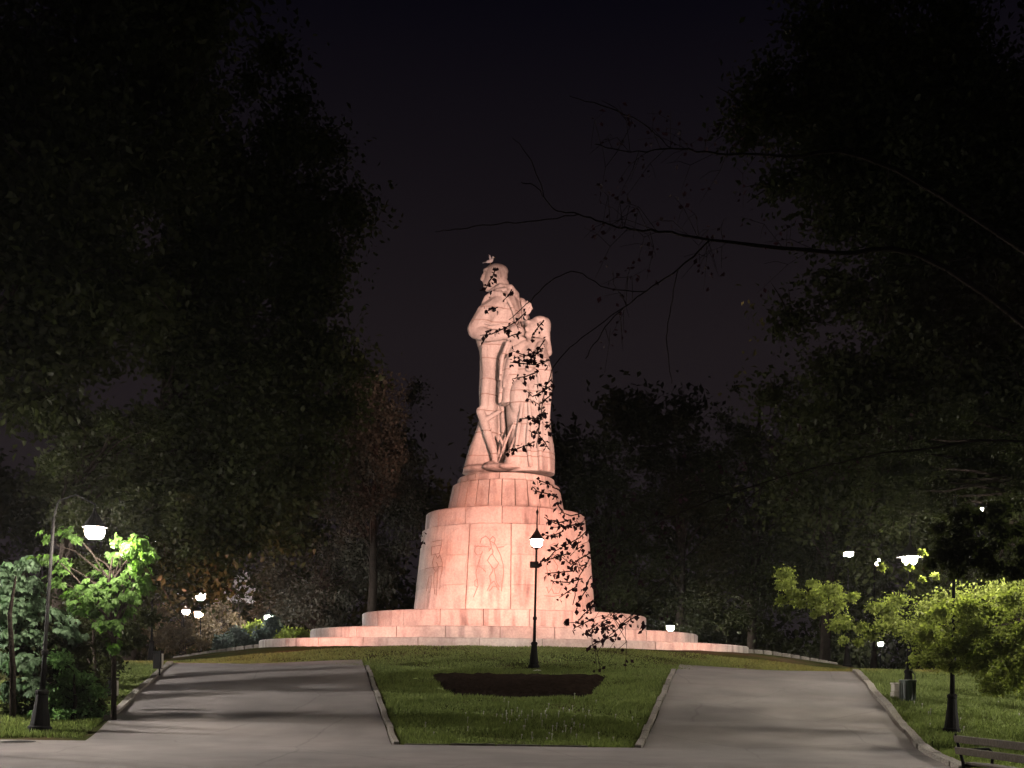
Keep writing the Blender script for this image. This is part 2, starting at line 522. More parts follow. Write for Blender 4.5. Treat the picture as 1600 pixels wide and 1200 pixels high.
# grass blades
def grass(n):
    x = rng.uniform(-15, 18.5, n); y = 18.6 + 27.5 * rng.uniform(0, 1, n) ** 1.15
    lawn = (x > lawn_l(y) + .22) & (x < lawn_r(y) - .22) & (y > Y0 + .1)
    right = (x > right_k(y) + .2)
    left = (x < left_k(y) - .2) & (y > 24.0)
    top = (y > Y1 + .1)
    r = np.hypot(x, y - 58)
    ok = (lawn | right | left | top | (r < 19)) & (r > 12.35)
    b0, b1 = 31.4, 36.8
    t = (y - b0) / (b1 - b0)
    bed = (t > 0) & (t < 1) & (x > -1.6 - 1.1 * t) & (x < 2.05 + 1.05 * t)
    ok &= ~bed
    bare = np.sin(x * 1.9 + 1) * np.cos(y * 1.4) + .5 * np.sin(x * .7 - y * .9)
    ok &= ~((r < 19) & (rng.uniform(-1.2, 1.6, n) < bare * .9))
    x, y, r = x[ok], y[ok], r[ok]
    n = len(x)
    h = rng.uniform(.035, .085, n) * np.where(r < 19, .55, 1) * (1 + .5 * np.sin(x * 2.1 + np.cos(y * 1.7) * 2))
    h = np.where(x > right_k(y), h * 1.5, h)
    w = .011 + .0004 * y
    an = rng.uniform(0, 2 * math.pi, n); le = rng.normal(0, .5, (n, 2)) * h[:, None]
    z = zg(x, y) - .01
    A = np.stack([x - np.cos(an) * w, y - np.sin(an) * w, z], 1)
    B = np.stack([x + np.cos(an) * w, y + np.sin(an) * w, z], 1)
    C = np.stack([x + le[:, 0], y + le[:, 1], z + h + .03], 1)
    V = np.stack([A, B, C], 1).reshape(-1, 3)
    me = np_mesh('grass', V, np.arange(3 * n).reshape(-1, 3), GRASS)
    return link(bpy.data.objects.new('grass', me))
tag(grass(520000), 'short mown grass on the lawns and the mound', kind='stuff')

# soil bed
mb = MB(); cols = 34; rows = 20; vs = []
for jj in range(rows):
    t = jj / (rows - 1); y = 31.4 + 5.4 * t
    for ii in range(cols):
        s_ = ii / (cols - 1)
        x = (-1.6 - 1.1 * t) * (1 - s_) + (2.05 + 1.05 * t) * s_ + random.uniform(-.04, .04)
        ed = min(s_, 1 - s_, t * 1.2, (1 - t) * 1.2)
        vs.append((x, y + random.uniform(-.03, .03), float(zg(x, y)) - .05 + .12 * min(1, ed * 14) + random.uniform(0, .08)))
mb.add(vs, [(q * cols + p, q * cols + p + 1, (q + 1) * cols + p + 1, (q + 1) * cols + p) for q in range(rows - 1) for p in range(cols - 1)])
tag(mb.build('flower_bed', SOIL), 'bare dark soil bed cut as a trapezoid in the middle lawn', 'flower bed')

# dandelion clocks in the near lawn
mb = MB(); mh = MB()
for k in range(90):
    if k < 60: x, y = rng.normal(.9, 1.0), rng.uniform(24.2, 29)
    elif k < 70: x, y = rng.uniform(-2, 2.6), rng.uniform(24, 31)
    else: x, y = rng.uniform(9.6, 14), rng.uniform(25, 31)
    if x < right_k(y) + .3 and not (lawn_l(y) + .3 < x < lawn_r(y) - .3): continue
    z = float(zg(x, y)); h = rng.uniform(.09, .2)
    mh.tube([(x, y, z), (x + .01, y, z + h)], .006, 4)
    mb.ell((x + .01, y, z + h), (.02,) * 3, nu=7, nv=5)
mh.add(mb.v, mb.f)
tag(mh.build('dandelions', mat('seed head', (.30, .30, .26), .9)), 'pale dandelion clocks scattered over the lawn', kind='stuff')

# ------------------------------------------------------------------ monument
MX, MY = (787 - CX) / F * 58, 58.0
def mz(py, dep=58.0): return EYE + (CY - py) * dep / F
mon = thing('monument', (MX, MY, 2.6), 'tall pink floodlit stone monument of carved figures on a stepped round pedestal', 'monument')
MO = (MX, MY, 2.6)

def wedge(Rb, Rt, Ri, ang, z0, z1, seg=5, bev=.03, gap=.022):
    """a curved stone centred on the -y side; local to the monument axis"""
    mb = MB()
    def arc(R, z, g):
        h = ang / 2 - g / R
        return [(R * math.sin(-h + 2 * h * k / seg), -R * math.cos(-h + 2 * h * k / seg), z) for k in range(seg + 1)]
    H = z1 - z0
    Rz = lambda z: Rb + (Rt - Rb) * (z - z0) / H
    b = bev
    rows = [arc(Ri, z0, gap), arc(Rz(z0) - b, z0, gap), arc(Rz(z0 + b), z0 + b, gap), arc(Rz(z1 - b), z1 - b, gap), arc(Rz(z1) - b, z1, gap), arc(Ri, z1, gap)]
    n = seg + 1; v = [p for r in rows for p in r]; f = []
    for i in range(5):
        for k in range(seg):
            f.append((i * n + k, i * n + k + 1, (i + 1) * n + k + 1, (i + 1) * n + k))
    f.append(tuple(i * n for i in range(6))[::-1])
    f.append(tuple(i * n + seg for i in range(6)))
    f.append(None)
    f.pop()
    for k in range(seg): f.append((5 * n + k, 5 * n + k + 1, k + 1, k))
    return mb.add(v, f)

def course(name, block, Rb, Rt, z0, z1, count, phase, depth, seg=5, bev=.03, gap=.015, jit=.008, label=None, m=STONE):
    """a solid core with loose stones round it; z is absolute"""
    core = MB().lathe([(Rb - .10, z0 - MO[2]), (Rt - .10, z1 - .03 - MO[2])], 96).build(name, MORTAR, mon)
    if label: core['label'] = label
    me = wedge(Rb, Rt, min(Rb, Rt) - depth, 2 * math.pi / count, z0 - MO[2], z1 - MO[2], seg, bev, gap).mesh(block, m)
    for k in range(count):
        ob = bpy.data.objects.new(block, me)
        ob.parent = core
        a = phase + 2 * math.pi * k / count
        j = random.uniform(-jit, jit)
        ob.location = (math.sin(a) * j, -math.cos(a) * j, 0)
        ob.rotation_euler = (0, 0, a)
        COL.objects.link(ob)
    return core

course('lower_step', 'stone_block', 12.2, 12.2, 2.35, 2.97, 30, .03, 2.7, 7, .05)
course('middle_step', 'stone_block', 9.74, 9.74, 2.97, 3.55, 26, .11, 2.9, 7, .05)
course('upper_step', 'stone_block', 7.19, 7.19, 3.55, 4.42, 22, .02, 2.8, 7, .05)
course('cornice', 'stone_block', 4.10, 4.04, 8.62, 9.50, 14, .19, 1.5, 7, .05, m=STONE_C)
course('upper_drum', 'stone_stave', 3.02, 2.72, 9.50, 11.00, 28, .05, .8, 3, .05, .024)
course('plinth', 'stone_block', 2.50, 2.46, 11.00, 11.36, 12, .13, 1.2, 5, .04)

# the drum: plain panels and panels with cut figures
DZ0, DZ1, DR0, DR1 = 4.42, 8.62, 4.66, 4.27
drum = MB().lathe([(DR0 - .16, DZ0 - MO[2]), (DR1 - .16, DZ1 - .02 - MO[2])], 96).build('drum', MORTAR, mon)
edges = [-75, -39, -23, 4, 20, 56, 72, 99, 115, 151, 167, 194, 210, 246, 262, 285]
cuts_plain = [DZ0, 5.72, 7.15, DZ1]
cuts_rel = [DZ0, 5.62, 6.62, 7.6, DZ1]
def dR(z): return DR0 + (DR1 - DR0) * (z - DZ0) / (DZ1 - DZ0)
for k in range(len(edges) - 1):
    a0, a1 = edges[k], edges[k + 1]
    rel = k % 2 == 0
    zz = cuts_rel if rel else cuts_plain
    off = -.035 if rel else .045
    for q in range(len(zz) - 1):
        me = wedge(dR(zz[q]) + off, dR(zz[q + 1]) + off, 3.7, math.radians(a1 - a0), zz[q] - MO[2], zz[q + 1] - MO[2], 6,
                   .012 if rel else .03, .015).mesh('wall_panel', STONE)
        ob = bpy.data.objects.new('relief_panel' if rel else 'wall_panel', me); ob.parent = drum
        ob.rotation_euler = (0, 0, math.radians((a0 + a1) / 2))
        COL.objects.link(ob)

def drum_pt(az, z, out=.0):
    R = dR(z) - .035 + out
    return (R * math.sin(math.radians(az)), -R * math.cos(math.radians(az)), z - MO[2])
def pix_drum(px, py):
    """panel pixel to azimuth and height"""
    z = EYE + (CY - py) * 54.0 / F
    for _ in range(4):
        s_ = max(-.97, min(.97, (px - 787) * (58 - 4.2) / F / dR(z)))
        az = math.degrees(math.asin(s_))
        z = EYE + (CY - py) * (58 - dR(z) * math.cos(math.radians(az))) / F
    return az, z
def cut(name, strokes, label):
    mb = MB()
    for st in strokes:
        pts = [pix_drum(*p) for p in st]
        dense = []
        for (a, z), (c, w) in zip(pts[:-1], pts[1:]):
            for t in np.linspace(0, 1, 5)[:-1]: dense.append(drum_pt(a + (c - a) * t, z + (w - z) * t, .004))
        dense.append(drum_pt(*pts[-1], .004))
        mb.tube(dense, .017, 5)
    o = mb.build(name, GRIME, drum); o['label'] = label
# two facing figures in long clothes, cut as lines in the middle panel
cut('carved_figure', [
    [(748, 850), (750, 842), (757, 838), (762, 842), (765, 850), (766, 856), (762, 862)], [(746, 853), (741, 856), (739, 862), (744, 868), (750, 866)],
    [(752, 862), (748, 874), (745, 884), (742, 896), (744, 904), (746, 916), (742, 926), (739, 934)], [(761, 858), (768, 858), (769, 864), (764, 869), (760, 876), (766, 884), (769, 892), (764, 900), (766, 912), (760, 924)],
    [(739, 854), (750, 854), (764, 855)], [(745, 885), (752, 888), (758, 894)], [(744, 905), (741, 908), (741, 916), (746, 918)]], 'cut line figure on the left of the middle panel')
cut('carved_figure', [
    [(770, 852), (772, 842), (768, 838), (763, 845), (772, 850), (776, 858), (781, 868), (785, 882), (786, 896), (784, 910), (783, 924)], [(768, 866), (773, 874), (778, 880), (775, 886), (770, 890)],
    [(766, 912), (771, 908), (776, 918), (779, 922)], [(764, 924), (770, 916), (776, 918)], [(773, 898), (774, 908), (779, 917)], [(775, 856), (786, 854)], [(766, 884), (771, 890), (773, 900)]], 'cut line figure on the right of the middle panel')
# a bent figure with a basket in the left panel
cut('carved_figure', [
    [(669, 848), (686, 845), (685, 853), (682, 866), (668, 869), (668, 856), (685, 853)], [(674, 866), (679, 874), (683, 868)], [(673, 870), (670, 880), (672, 890), (676, 894)], [(683, 869), (687, 880), (687, 892), (684, 906), (684, 922)],
    [(674, 896), (673, 910), (675, 930)], [(680, 892), (679, 912), (678, 932)], [(665, 902), (662, 914), (660, 926)], [(668, 900), (669, 914), (666, 928)], [(677, 880), (681, 888), (676, 896)], [(658, 890), (672, 888), (688, 886)]], 'cut line figure in the left panel')
cut('carved_figure', [
    [(858, 852), (866, 848), (872, 852)], [(852, 860), (862, 856), (868, 862), (864, 872), (872, 884), (868, 900)], [(857, 872), (853, 884), (856, 896), (850, 908)],
    [(854, 916), (857, 926), (862, 918), (866, 927), (874, 926), (878, 916)], [(850, 930), (864, 931), (876, 929)]], 'cut line figure in the right panel')

# ---- statues
K = 58 / F
def sx(px): return (px - 787) * K
def szp(py): return EYE + (CY - py) * K - MO[2]
def S(px, py, y): return (sx(px), y, szp(py))

def cap_(mb, a, b, ra, rb, n=14):
    """a round-ended limb between two pixel points"""
    A, B = Vector(S(*a)), Vector(S(*b))
    mb.tube([A, A.lerp(B, .33), A.lerp(B, .66), B], [ra * K, ra * K * .67 + rb * K * .33, ra * K * .33 + rb * K * .67, rb * K], n)
    mb.ell(A, (ra * K,) * 3, nu=12, nv=8); mb.ell(B, (rb * K,) * 3, nu=12, nv=8)

def chain(mb, pts, rads, n=10):
    P_ = [Vector(S(*p)) for p in pts]
    mb.tube(P_, [r * K for r in rads], n)
    for p, r in zip(P_, rads): mb.ell(p, (r * K,) * 3, nu=n, nv=6)

def lsec(rows, yc, pw=2.6):
    """rows = (py, xl, xr, half depth, centre shift)"""
    return [(szp(py), sx(a), sx(b), yc + sh - hd, yc + sh + hd, pw) for py, a, b, hd, sh in rows]

def carve(name, mb, label, courses, vox=.055, it=5):
    me = mb.mesh(name, None)
    ob = bpy.data.objects.new(name, me); COL.objects.link(ob)
    r = ob.modifiers.new('r', 'REMESH'); r.mode = 'VOXEL'; r.voxel_size = vox
    s_ = ob.modifiers.new('s', 'SMOOTH'); s_.factor = .5; s_.iterations = it
    dg = bpy.context.evaluated_depsgraph_get()
    ev = ob.evaluated_get(dg)
    m2 = bpy.data.meshes.new_from_object(ev)
    bpy.data.objects.remove(ob)
    bm = bmesh.new(); bm.from_mesh(m2)
    bm.normal_update()
    for py in courses:
        z = szp(py)
        for q in (-.028, 0, .028):
            g = [e for e in bm.edges if (e.verts[0].co.z - z - q) * (e.verts[1].co.z - z - q) <= 1e-9]
            fs = {f for e in g for f in e.link_faces}
            vs = {v for f in fs for v in f.verts}; es = {e for f in fs for e in f.edges}
            bmesh.ops.bisect_plane(bm, geom=list(vs) + list(es) + list(fs), plane_co=(0, 0, z + q), plane_no=(0, 0, 1), dist=1e-5)
        bm.normal_update()
        mv = [(v, v.normal.copy()) for v in bm.verts if abs(v.co.z - z) < .002]
        for v, nn in mv: v.co -= Vector((nn.x, nn.y, 0)) * .07
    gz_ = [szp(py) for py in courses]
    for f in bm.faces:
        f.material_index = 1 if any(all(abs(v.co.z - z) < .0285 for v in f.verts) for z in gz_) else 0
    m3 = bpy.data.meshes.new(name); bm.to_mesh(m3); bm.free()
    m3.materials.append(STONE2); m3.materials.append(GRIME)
    m3.polygons.foreach_set('use_smooth', [True] * len(m3.polygons)); m3.update()
    bpy.data.meshes.remove(m2)
    o = bpy.data.objects.new(name, m3); o.parent = mon; COL.objects.link(o)
    o['label'] = label
    return o

# standing man in a long coat, arms folded, looking to the left
A = MB()
A.loft(lsec([(744, 726, 775, .9, .15), (720, 731, 775, .88, .12), (690, 738, 774, .86, .1), (665, 743, 774, .86, .05), (640, 743.5, 773, .84, 0), (610, 742.5, 772, .84, 0),
             (580, 743, 773, .84, 0), (558, 743, 777, .84, 0), (548, 742, 786, .84, 0), (540, 739, 795, .88, 0), (533, 737, 800, .94, 0), (520, 734, 804, 1.0, 0),
             (503, 738, 806, 1.0, 0), (488, 744, 806, .98, 0), (474, 750, 803, .9, .05), (463, 757, 799, .72, .05), (455, 763, 795, .5, .05), (448, 766, 787, .38, .0)], .1))
A.loft(lsec([(744, 740, 806, .7, 0), (690, 748, 803, .7, 0), (640, 752, 800, .7, 0), (580, 752, 800, .7, 0), (535, 752, 802, .8, 0)], .55))
# coat skirt blown back to the left, with the leg gap
A.loft(lsec([(741, 718, 743, .6, .15), (728, 721, 747, .66, .1), (700, 729, 752, .7, .05), (680, 736.5, 757, .72, .1), (660, 743, 764, .7, .15), (640, 748, 770, .6, .2)], -.05))
chain(A, [(746, 648, -.7), (757, 682, -.95), (767, 712, -1.02), (771, 730, -1.05)], [7, 7, 6, 5.5])       # forward leg
chain(A, [(746, 655, -.55), (752, 664, -.88), (764, 657, -.92), (776, 648, -.8)], [4, 4.5, 4, 3])           # knee fold
A.ell(S(748, 736, -.45), (.95, .6, .22), nu=16, nv=8)                                                     # rock under the coat
A.loft(lsec([(742, 738, 768, .5, 0), (725, 740, 766, .45, 0), (705, 746, 762, .35, 0), (690, 751, 757, .25, 0)], -.25))
A.ell(S(776, 737, -1.25), (.85, .5, .2), nu=16, nv=8)                                                     # shoe
A.ell(S(763, 735, -1.2), (.3, .35, .24), nu=12, nv=8)
# sleeve: shoulder, elbow, forearm
chain(A, [(772, 482, -.62), (752, 500, -.85), (737, 523, -.85)], [15, 15.5, 13])
chain(A, [(737, 526, -.85), (757, 535, -1.1), (784, 533, -1.1)], [12, 10.5, 8])
A.ell(S(789, 530, -1.12), (.24, .2, .2))                                                                  # hand
chain(A, [(794, 482, .75), (800, 505, .9), (797, 525, .8)], [12, 12, 10])                                 # far arm
# cape edge over the shoulder and collar
chain(A, [(747, 485, -.80), (752, 474, -.85), (762, 467, -.9), (775, 468, -.95), (787, 478, -.98), (795, 494, -.95), (800, 512, -.9)], [2.6, 3, 3.2, 3.4, 3.2, 3, 2.4])
chain(A, [(762, 460, -.42), (775, 454, -.62), (790, 455, -.55), (799, 462, -.2), (800, 468, .2)], [4.5, 5, 5, 5, 5])
chain(A, [(799, 462, .1), (803, 480, -.1), (806, 500, -.2)], [4, 4, 4])
chain(A, [(757, 472, -.55), (768, 463, -.75), (782, 461, -.8)], [4, 4, 4])
# coat folds
chain(A, [(752, 548, -.60), (755, 590, -.62), (752, 640, -.70)], [7, 7.5, 7])
chain(A, [(781, 548, -.30), (778, 600, -.25), (781, 660, -.35), (784, 720, -.5)], [3.5, 4, 4, 4])
chain(A, [(742, 690, -.62), (735, 712, -.62), (728, 736, -.5)], [1.6, 2.4, 2.6])
chain(A, [(745, 515, -1.22), (765, 521, -1.32), (790, 516, -1.2)], [1.4, 1.6, 1.2])
# head
HC = (766, 434)
A.ell(S(767, 431, .02), (.60, .54, .56), nu=22, nv=14)                      # skull
A.ell(S(761, 441, -.02), (.44, .40, .46), nu=18, nv=12)                     # jaw and cheeks
A.ell(S(753, 424, -.02), (.22, .34, .13))                                   # brow
A.tube([S(750, 425, -.06), S(746.5, 433, -.08), S(745, 438, -.08), S(749, 441, -.06)], [.05, .085, .11, .07], 8)   # nose
A.ell(S(751, 443, -.05), (.15, .22, .09))                                   # moustache
A.ell(S(755, 450, -.05), (.26, .28, .22)); A.ell(S(753, 445, -.04), (.2, .26, .12))                                   # chin
A.ell(S(772, 436, -.50), (.10, .07, .17)); A.ell(S(773, 440, -.52), (.06, .05, .07))   # ear
A.ell(S(757, 433, -.30), (.10, .07, .06))                                   # eye
chain(A, [(756, 428, -.36), (752, 427, -.2)], [1.6, 1.6])                   # eyebrow
A.ell(S(768, 424, .02), (.60, .55, .36), nu=20, nv=12)                      # hair
chain(A, [(777, 445, 0), (779, 455, .05)], [11, 11.5])                      # neck
chain(A, [(766, 448, 0), (768, 456, 0)], [10, 11])
carve('standing_statue', A, 'tall stone man in a long coat with folded arms, head turned left', [491, 512, 545, 566, 598, 622, 647, 680, 716], .043, 2)

# robed figure in front on the right, head down, hair falling to the right
B = MB()
B.loft(lsec([(745, 792, 862, 1.15, 0), (720, 790, 862, 1.15, 0), (700, 789, 860, 1.1, 0), (680, 789, 856, 1.08, 0), (655, 786, 854, 1.05, 0), (630, 785, 855, 1.05, 0), (605, 787, 857, 1.0, 0),
             (585, 790, 856, .95, 0), (570, 793, 852, .9, 0), (556, 798, 848, .8, 0), (546, 806, 844, .6, 0), (538, 814, 840, .42, 0)], -.75, 2.4))
B.ell(S(827, 521, -.75), (.44, .46, .52), nu=20, nv=12)                     # head
B.ell(S(844, 518, -.55), (.30, .42, .56), Matrix.Rotation(.15, 3, 'Y'), nu=16, nv=12)     # hair bundle
B.ell(S(836, 508, -.65), (.42, .44, .26), nu=16, nv=10)
B.ell(S(818, 512, -.95), (.18, .2, .10)); B.ell(S(815, 523, -1.05), (.08, .1, .13)); B.ell(S(818, 532, -.95), (.2, .2, .13))
chain(B, [(845, 520, -.6), (847, 538, -.65), (850, 556, -.7)], [7, 6, 6])
B.ell(S(832, 545, -.75), (.55, .6, .35))
# sleeve wrapped round the knee: left contour of the robe
chain(B, [(812, 548, -1.3), (797, 560, -1.5), (789, 585, -1.5), (783, 615, -1.45)], [6, 6.5, 6, 4])
chain(B, [(797, 552, -1.0), (786, 574, -1.25), (780, 604, -1.3), (776, 636, -1.2)], [5, 5, 4.5, 3])
chain(B, [(838, 553, -1.4), (832, 575, -1.75), (820, 590, -1.85)], [8, 8, 6])
B.ell(S(807, 632, -1.55), (.55, .45, .95), nu=18, nv=12)                    # raised knee
# long folds
for pts, r in (([(812, 618, -1.9), (809, 655, -1.95), (804, 690, -1.95), (801, 712, -1.9)], [2.6, 3.2, 3, 2]),
               ([(818, 618, -1.9), (822, 660, -1.95), (819, 700, -1.98), (824, 738, -2.05)], [2.2, 3.2, 3, 3.4]),
               ([(834, 596, -1.8), (840, 650, -1.86), (837, 700, -1.92), (840, 742, -1.98)], [2.6, 3.4, 3.6, 4]),
               ([(850, 580, -1.45), (852, 630, -1.45), (848, 690, -1.6), (852, 742, -1.6)], [3, 3, 3, 3.4]),
               ([(852, 655, -.9), (854, 690, -.95), (858, 742, -1.0)], [.6, 2, 3]),
               ([(798, 672, -1.7), (786, 700, -1.6), (776, 728, -1.4)], [2, 2.2, 1.6]),
               ([(806, 676, -1.75), (796, 704, -1.7), (786, 730, -1.5)], [1.6, 2, 1.6])):
    chain(B, pts, r, 8)
B.loft(lsec([(741, 782, 812, .75, 0), (730, 784, 814, .75, 0), (716, 786, 815, .72, 0)], -1.25, 3))     # hem over the foot
B.ell(S(790, 738, -1.7), (.5, .35, .16))                                                                # toe
for k in range(5):
    chain(B, [(776 + 1.5 * k, 690 + 2.5 * k, -1.35), (778 + 1.2 * k, 696 + 3 * k, -1.42)], [1.8, 1.6], 6)  # knotted fringe
carve('robed_statue', B, 'stone figure in a long robe with bowed head beside the tall man', [570, 590, 624, 642, 674, 716, 724], .043, 2)

# a smaller hooded figure between them and a raised hand behind
Cc = MB()
Cc.ell(S(800, 529, -1.1), (.42, .40, .36), nu=18, nv=12)
Cc.ell(S(793, 534, -1.25), (.16, .16, .22)); Cc.ell(S(791, 531, -1.4), (.06, .08, .08))
chain(Cc, [(788, 540, -1.2), (800, 536, -1.42), (812, 543, -1.3)], [3.5, 4, 4])
Cc.loft(lsec([(640, 778, 806, .6, 0), (600, 780, 808, .6, 0), (570, 784, 810, .55, 0), (552, 787, 811, .5, 0), (540, 792, 812, .4, 0), (530, 795, 808, .3, 0)], -1.05))
chain(Cc, [(787, 548, -1.45), (779, 572, -1.5), (776, 604, -1.4)], [3, 3.4, 2])
carve('hooded_statue', Cc, 'small hooded stone figure leaning between the two others', [566, 598], .045, 3)

D = MB()
D.ell(S(806, 470, .75), (.34, .36, .40), nu=16, nv=12)
D.loft(lsec([(560, 795, 835, .6, 0), (520, 796, 832, .6, 0), (500, 798, 824, .5, 0), (488, 800, 820, .42, 0), (478, 801, 814, .3, 0)], .65))
chain(D, [(819, 520, -.1), (811, 500, -.25), (812, 486, -.3)], [7, 5, 4])
for k, (ex, ey) in enumerate(((807, 472), (811, 470.5), (816, 470.5), (820, 473))):
    chain(D, [(810 + 1.9 * k, 489, -.3 - .03 * k), (809 + 3.2 * k, 480, -.33 - .02 * k), (ex, ey + 3, -.3)], [2.5, 2.1, 1.5], 8)
chain(D, [(818, 492, -.3), (823, 485, -.35), (821, 478, -.38)], [2.2, 2.0, 1.5], 8)
carve('rear_statue', D, 'stone figure behind the others raising an open hand', [], .035, 2)

# low edging stones that run out along both shoulders of the mound
def shoulder(label, a, b, d0, d1, w0, w1):
    n = 10
    root = thing('stone_edging', P(*a, d0), label, 'stone edging', 'edging stones on the mound', kind='structure')
    o0 = Vector(root.location)
    for k in range(n):
        t = (k + .5) / n
        X0, Y0_, _ = P(a[0] + (b[0] - a[0]) * k / n, a[1], d0 + (d1 - d0) * k / n)
        X1, Y1_, _ = P(a[0] + (b[0] - a[0]) * (k + 1) / n, a[1], d0 + (d1 - d0) * (k + 1) / n)
        za, zb = float(zg(X0, Y0_)), float(zg(X1, Y1_))
        d = Vector((X1 - X0, Y1_ - Y0_, zb - za))
        h = w0 + (w1 - w0) * t
        ob = MB().box((0, 0, 0), (d.length - .04, .7, h + .25), bev=.04).build('edging_stone', KERB, root)
        ob.location = Vector(((X0 + X1) / 2, (Y0_ + Y1_) / 2, (za + zb) / 2 + h / 2 - .12)) - o0
        ob.rotation_euler = d.to_track_quat('X', 'Z').to_euler()
shoulder('low stone edging down the left shoulder of the mound', (415, 1015), (275, 1028), 55.5, 56.5, .20, .12)
shoulder('low stone edging down the right shoulder of the mound', (1160, 1025), (1305, 1044), 55.5, 56.0, .24, .14)

# ---- gull on the head
def gull():
    c = Vector(P(765, 411, 58.0)); c.z = MO[2] + szp(413.6)
    root = thing('bird', c, 'white gull perched on the head of the tall stone man', 'bird')
    m = MB()
    m.tube([(-.20, 0, .10), (-.10, 0, .13), (.02, 0, .16), (.10, 0, .20), (.14, 0, .27), (.155, 0, .33)], [.02, .065, .095, .085, .055, .045], 12)
    m.ell((.165, 0, .36), (.06, .05, .052))
    m.build('body', WHITE, root, smooth=True)
    MB().tube([(.21, 0, .355), (.25, 0, .35), (.275, 0, .335)], [.018, .014, .005], 8).build('beak', BEAK, root)
    t = MB(); t.add([(-.16, -.05, .115), (-.16, .05, .115), (-.36, .06, .075), (-.36, -.06, .075), (-.16, -.05, .10), (-.16, .05, .10), (-.36, .06, .065), (-.36, -.06, .065)],
                    [(0, 1, 2, 3), (7, 6, 5, 4), (0, 3, 7, 4), (1, 5, 6, 2), (2, 6, 7, 3)]).build('tail', GREYF, root)
    for s_ in (-1, 1):
        w = MB(); w.tube([(.08, s_ * .07, .19), (.02, s_ * .12, .30), (.0, s_ * .15, .40), (-.06, s_ * .16, .44)], [.04, .05, .035, .01], 8)
        w.build('wing', WHITE, root, smooth=True)
        MB().tube([(.03, s_ * .03, .09), (.03, s_ * .03, -.02)], .009, 6).build('leg', BEAK, root)
    return root
gull()

# ------------------------------------------------------------------ lamps
LC = (1.0, .87, .74)
def lamp_parts(root, o, H, base_r=.16, lean=(0, 0), glass=None, top=True, n=6, scale=1.0):
    """o = base point; H = height of the lantern centre"""
    L = Vector((lean[0], lean[1], 1.0))
    ax = Vector((0, 0, 1)).rotation_difference(L).to_matrix()
    def at(h): return Vector((0, 0, 0)) + L * h
    q = scale
    MB().lathe([(base_r * 1.25, -.12), (base_r * 1.25, .10), (base_r * 1.05, .13), (base_r * .98, .25), (base_r * .75, .55), (base_r * .62, .80), (base_r * .72, .83), (base_r * .72, .88), (base_r * .5, .92)], 14, ax=ax).build('base', IRON, root, smooth=False)
    sh = H - .33 * q
    MB().tube([at(.90), at(1.7), at(1.72), at(sh)], [.058, .05, .042, .036], 10).build('shaft', IRON, root, smooth=True)
    MB().lathe([(.05, 1.66), (.075, 1.70), (.075, 1.76), (.045, 1.80)], 12, ax=ax).build('collar', IRON, root)
    return at, ax

glass_mats = {}
def lantern(root, at, ax, H, strength, col=LC, spike=1.0, q=1.0, bars=True, brim=.265):
    key = (round(strength, 3), col)
    if key not in glass_mats: glass_mats[key] = glow_mat('lantern glass', col, LAMP * strength)
    c = at(H)
    MB().tube([c - (ax @ Vector((0, 0, .36 * q))), c - (ax @ Vector((0, 0, .265 * q)))], [.045 * q, .06 * q], 8).build('lantern_stem', IRON, root)
    MB().lathe([(.10 * q, -.30 * q), (.195 * q, -.275 * q), (.195 * q, -.268 * q), (.10 * q, -.272 * q)], 14, c=c, ax=ax).build('lantern_cup', IRON, root)
    MB().lathe([(.05 * q, -.27 * q), (.12 * q, -.25 * q), (.175 * q, -.19 * q), (.20 * q, -.11 * q), (.19 * q, -.03 * q), (.17 * q, .02 * q)], 16, c=c, ax=ax).build('lantern_glass', glass_mats[key], root)
    if bars:
        for k in range(4):
            a = math.pi / 2 * k + .5
            d = ax @ Vector((math.cos(a), math.sin(a), 0)); u = ax @ Vector((0, 0, 1))
            MB().tube([c + d * .06 * q - u * .28 * q, c + d * .185 * q - u * .20 * q, c + d * .215 * q - u * .1 * q, c + d * .19 * q + u * .03 * q], .007 * q, 5).build('lantern_bar', IRON, root)
    MB().lathe([(brim * q, (-.005 if brim < .3 else -.05) * q), ((brim + .005) * q, .01 * q), (brim * .75 * q, .09 * q), (.11 * q, .22 * q), (.05 * q, .32 * q), (.03 * q, .40 * q)], 16, c=c, ax=ax).build('lantern_cap', IRON, root)
    if spike:
        MB().lathe([(.026, .39 * q), (.022, .39 * q + .45 * spike), (.035, .39 * q + .5 * spike), (.05, .39 * q + .56 * spike), (.03, .39 * q + .62 * spike), (.012, .39 * q + .66 * spike), (.004, .39 * q + .78 * spike)], 10, c=c, ax=ax).build('finial', IRON, root)

GL = 'street lamps of the park'
def lamp(px, py_l, Y, base, label, strength=1.0, col=LC, lean=(0, 0), q=1.0, spike=1.0, bars=True, brim=.265):
    """lantern seen at (px, py_l) at distance Y, standing at base (x, y, z)"""
    root = thing('street_lamp', base, label, 'street lamp', GL)
    H = P(px, py_l, Y)[2] - base[2]
    at, ax = lamp_parts(root, base, H, lean=lean, scale=q)
    lantern(root, at, ax, H, strength, col, spike, q, bars, brim)
    return root

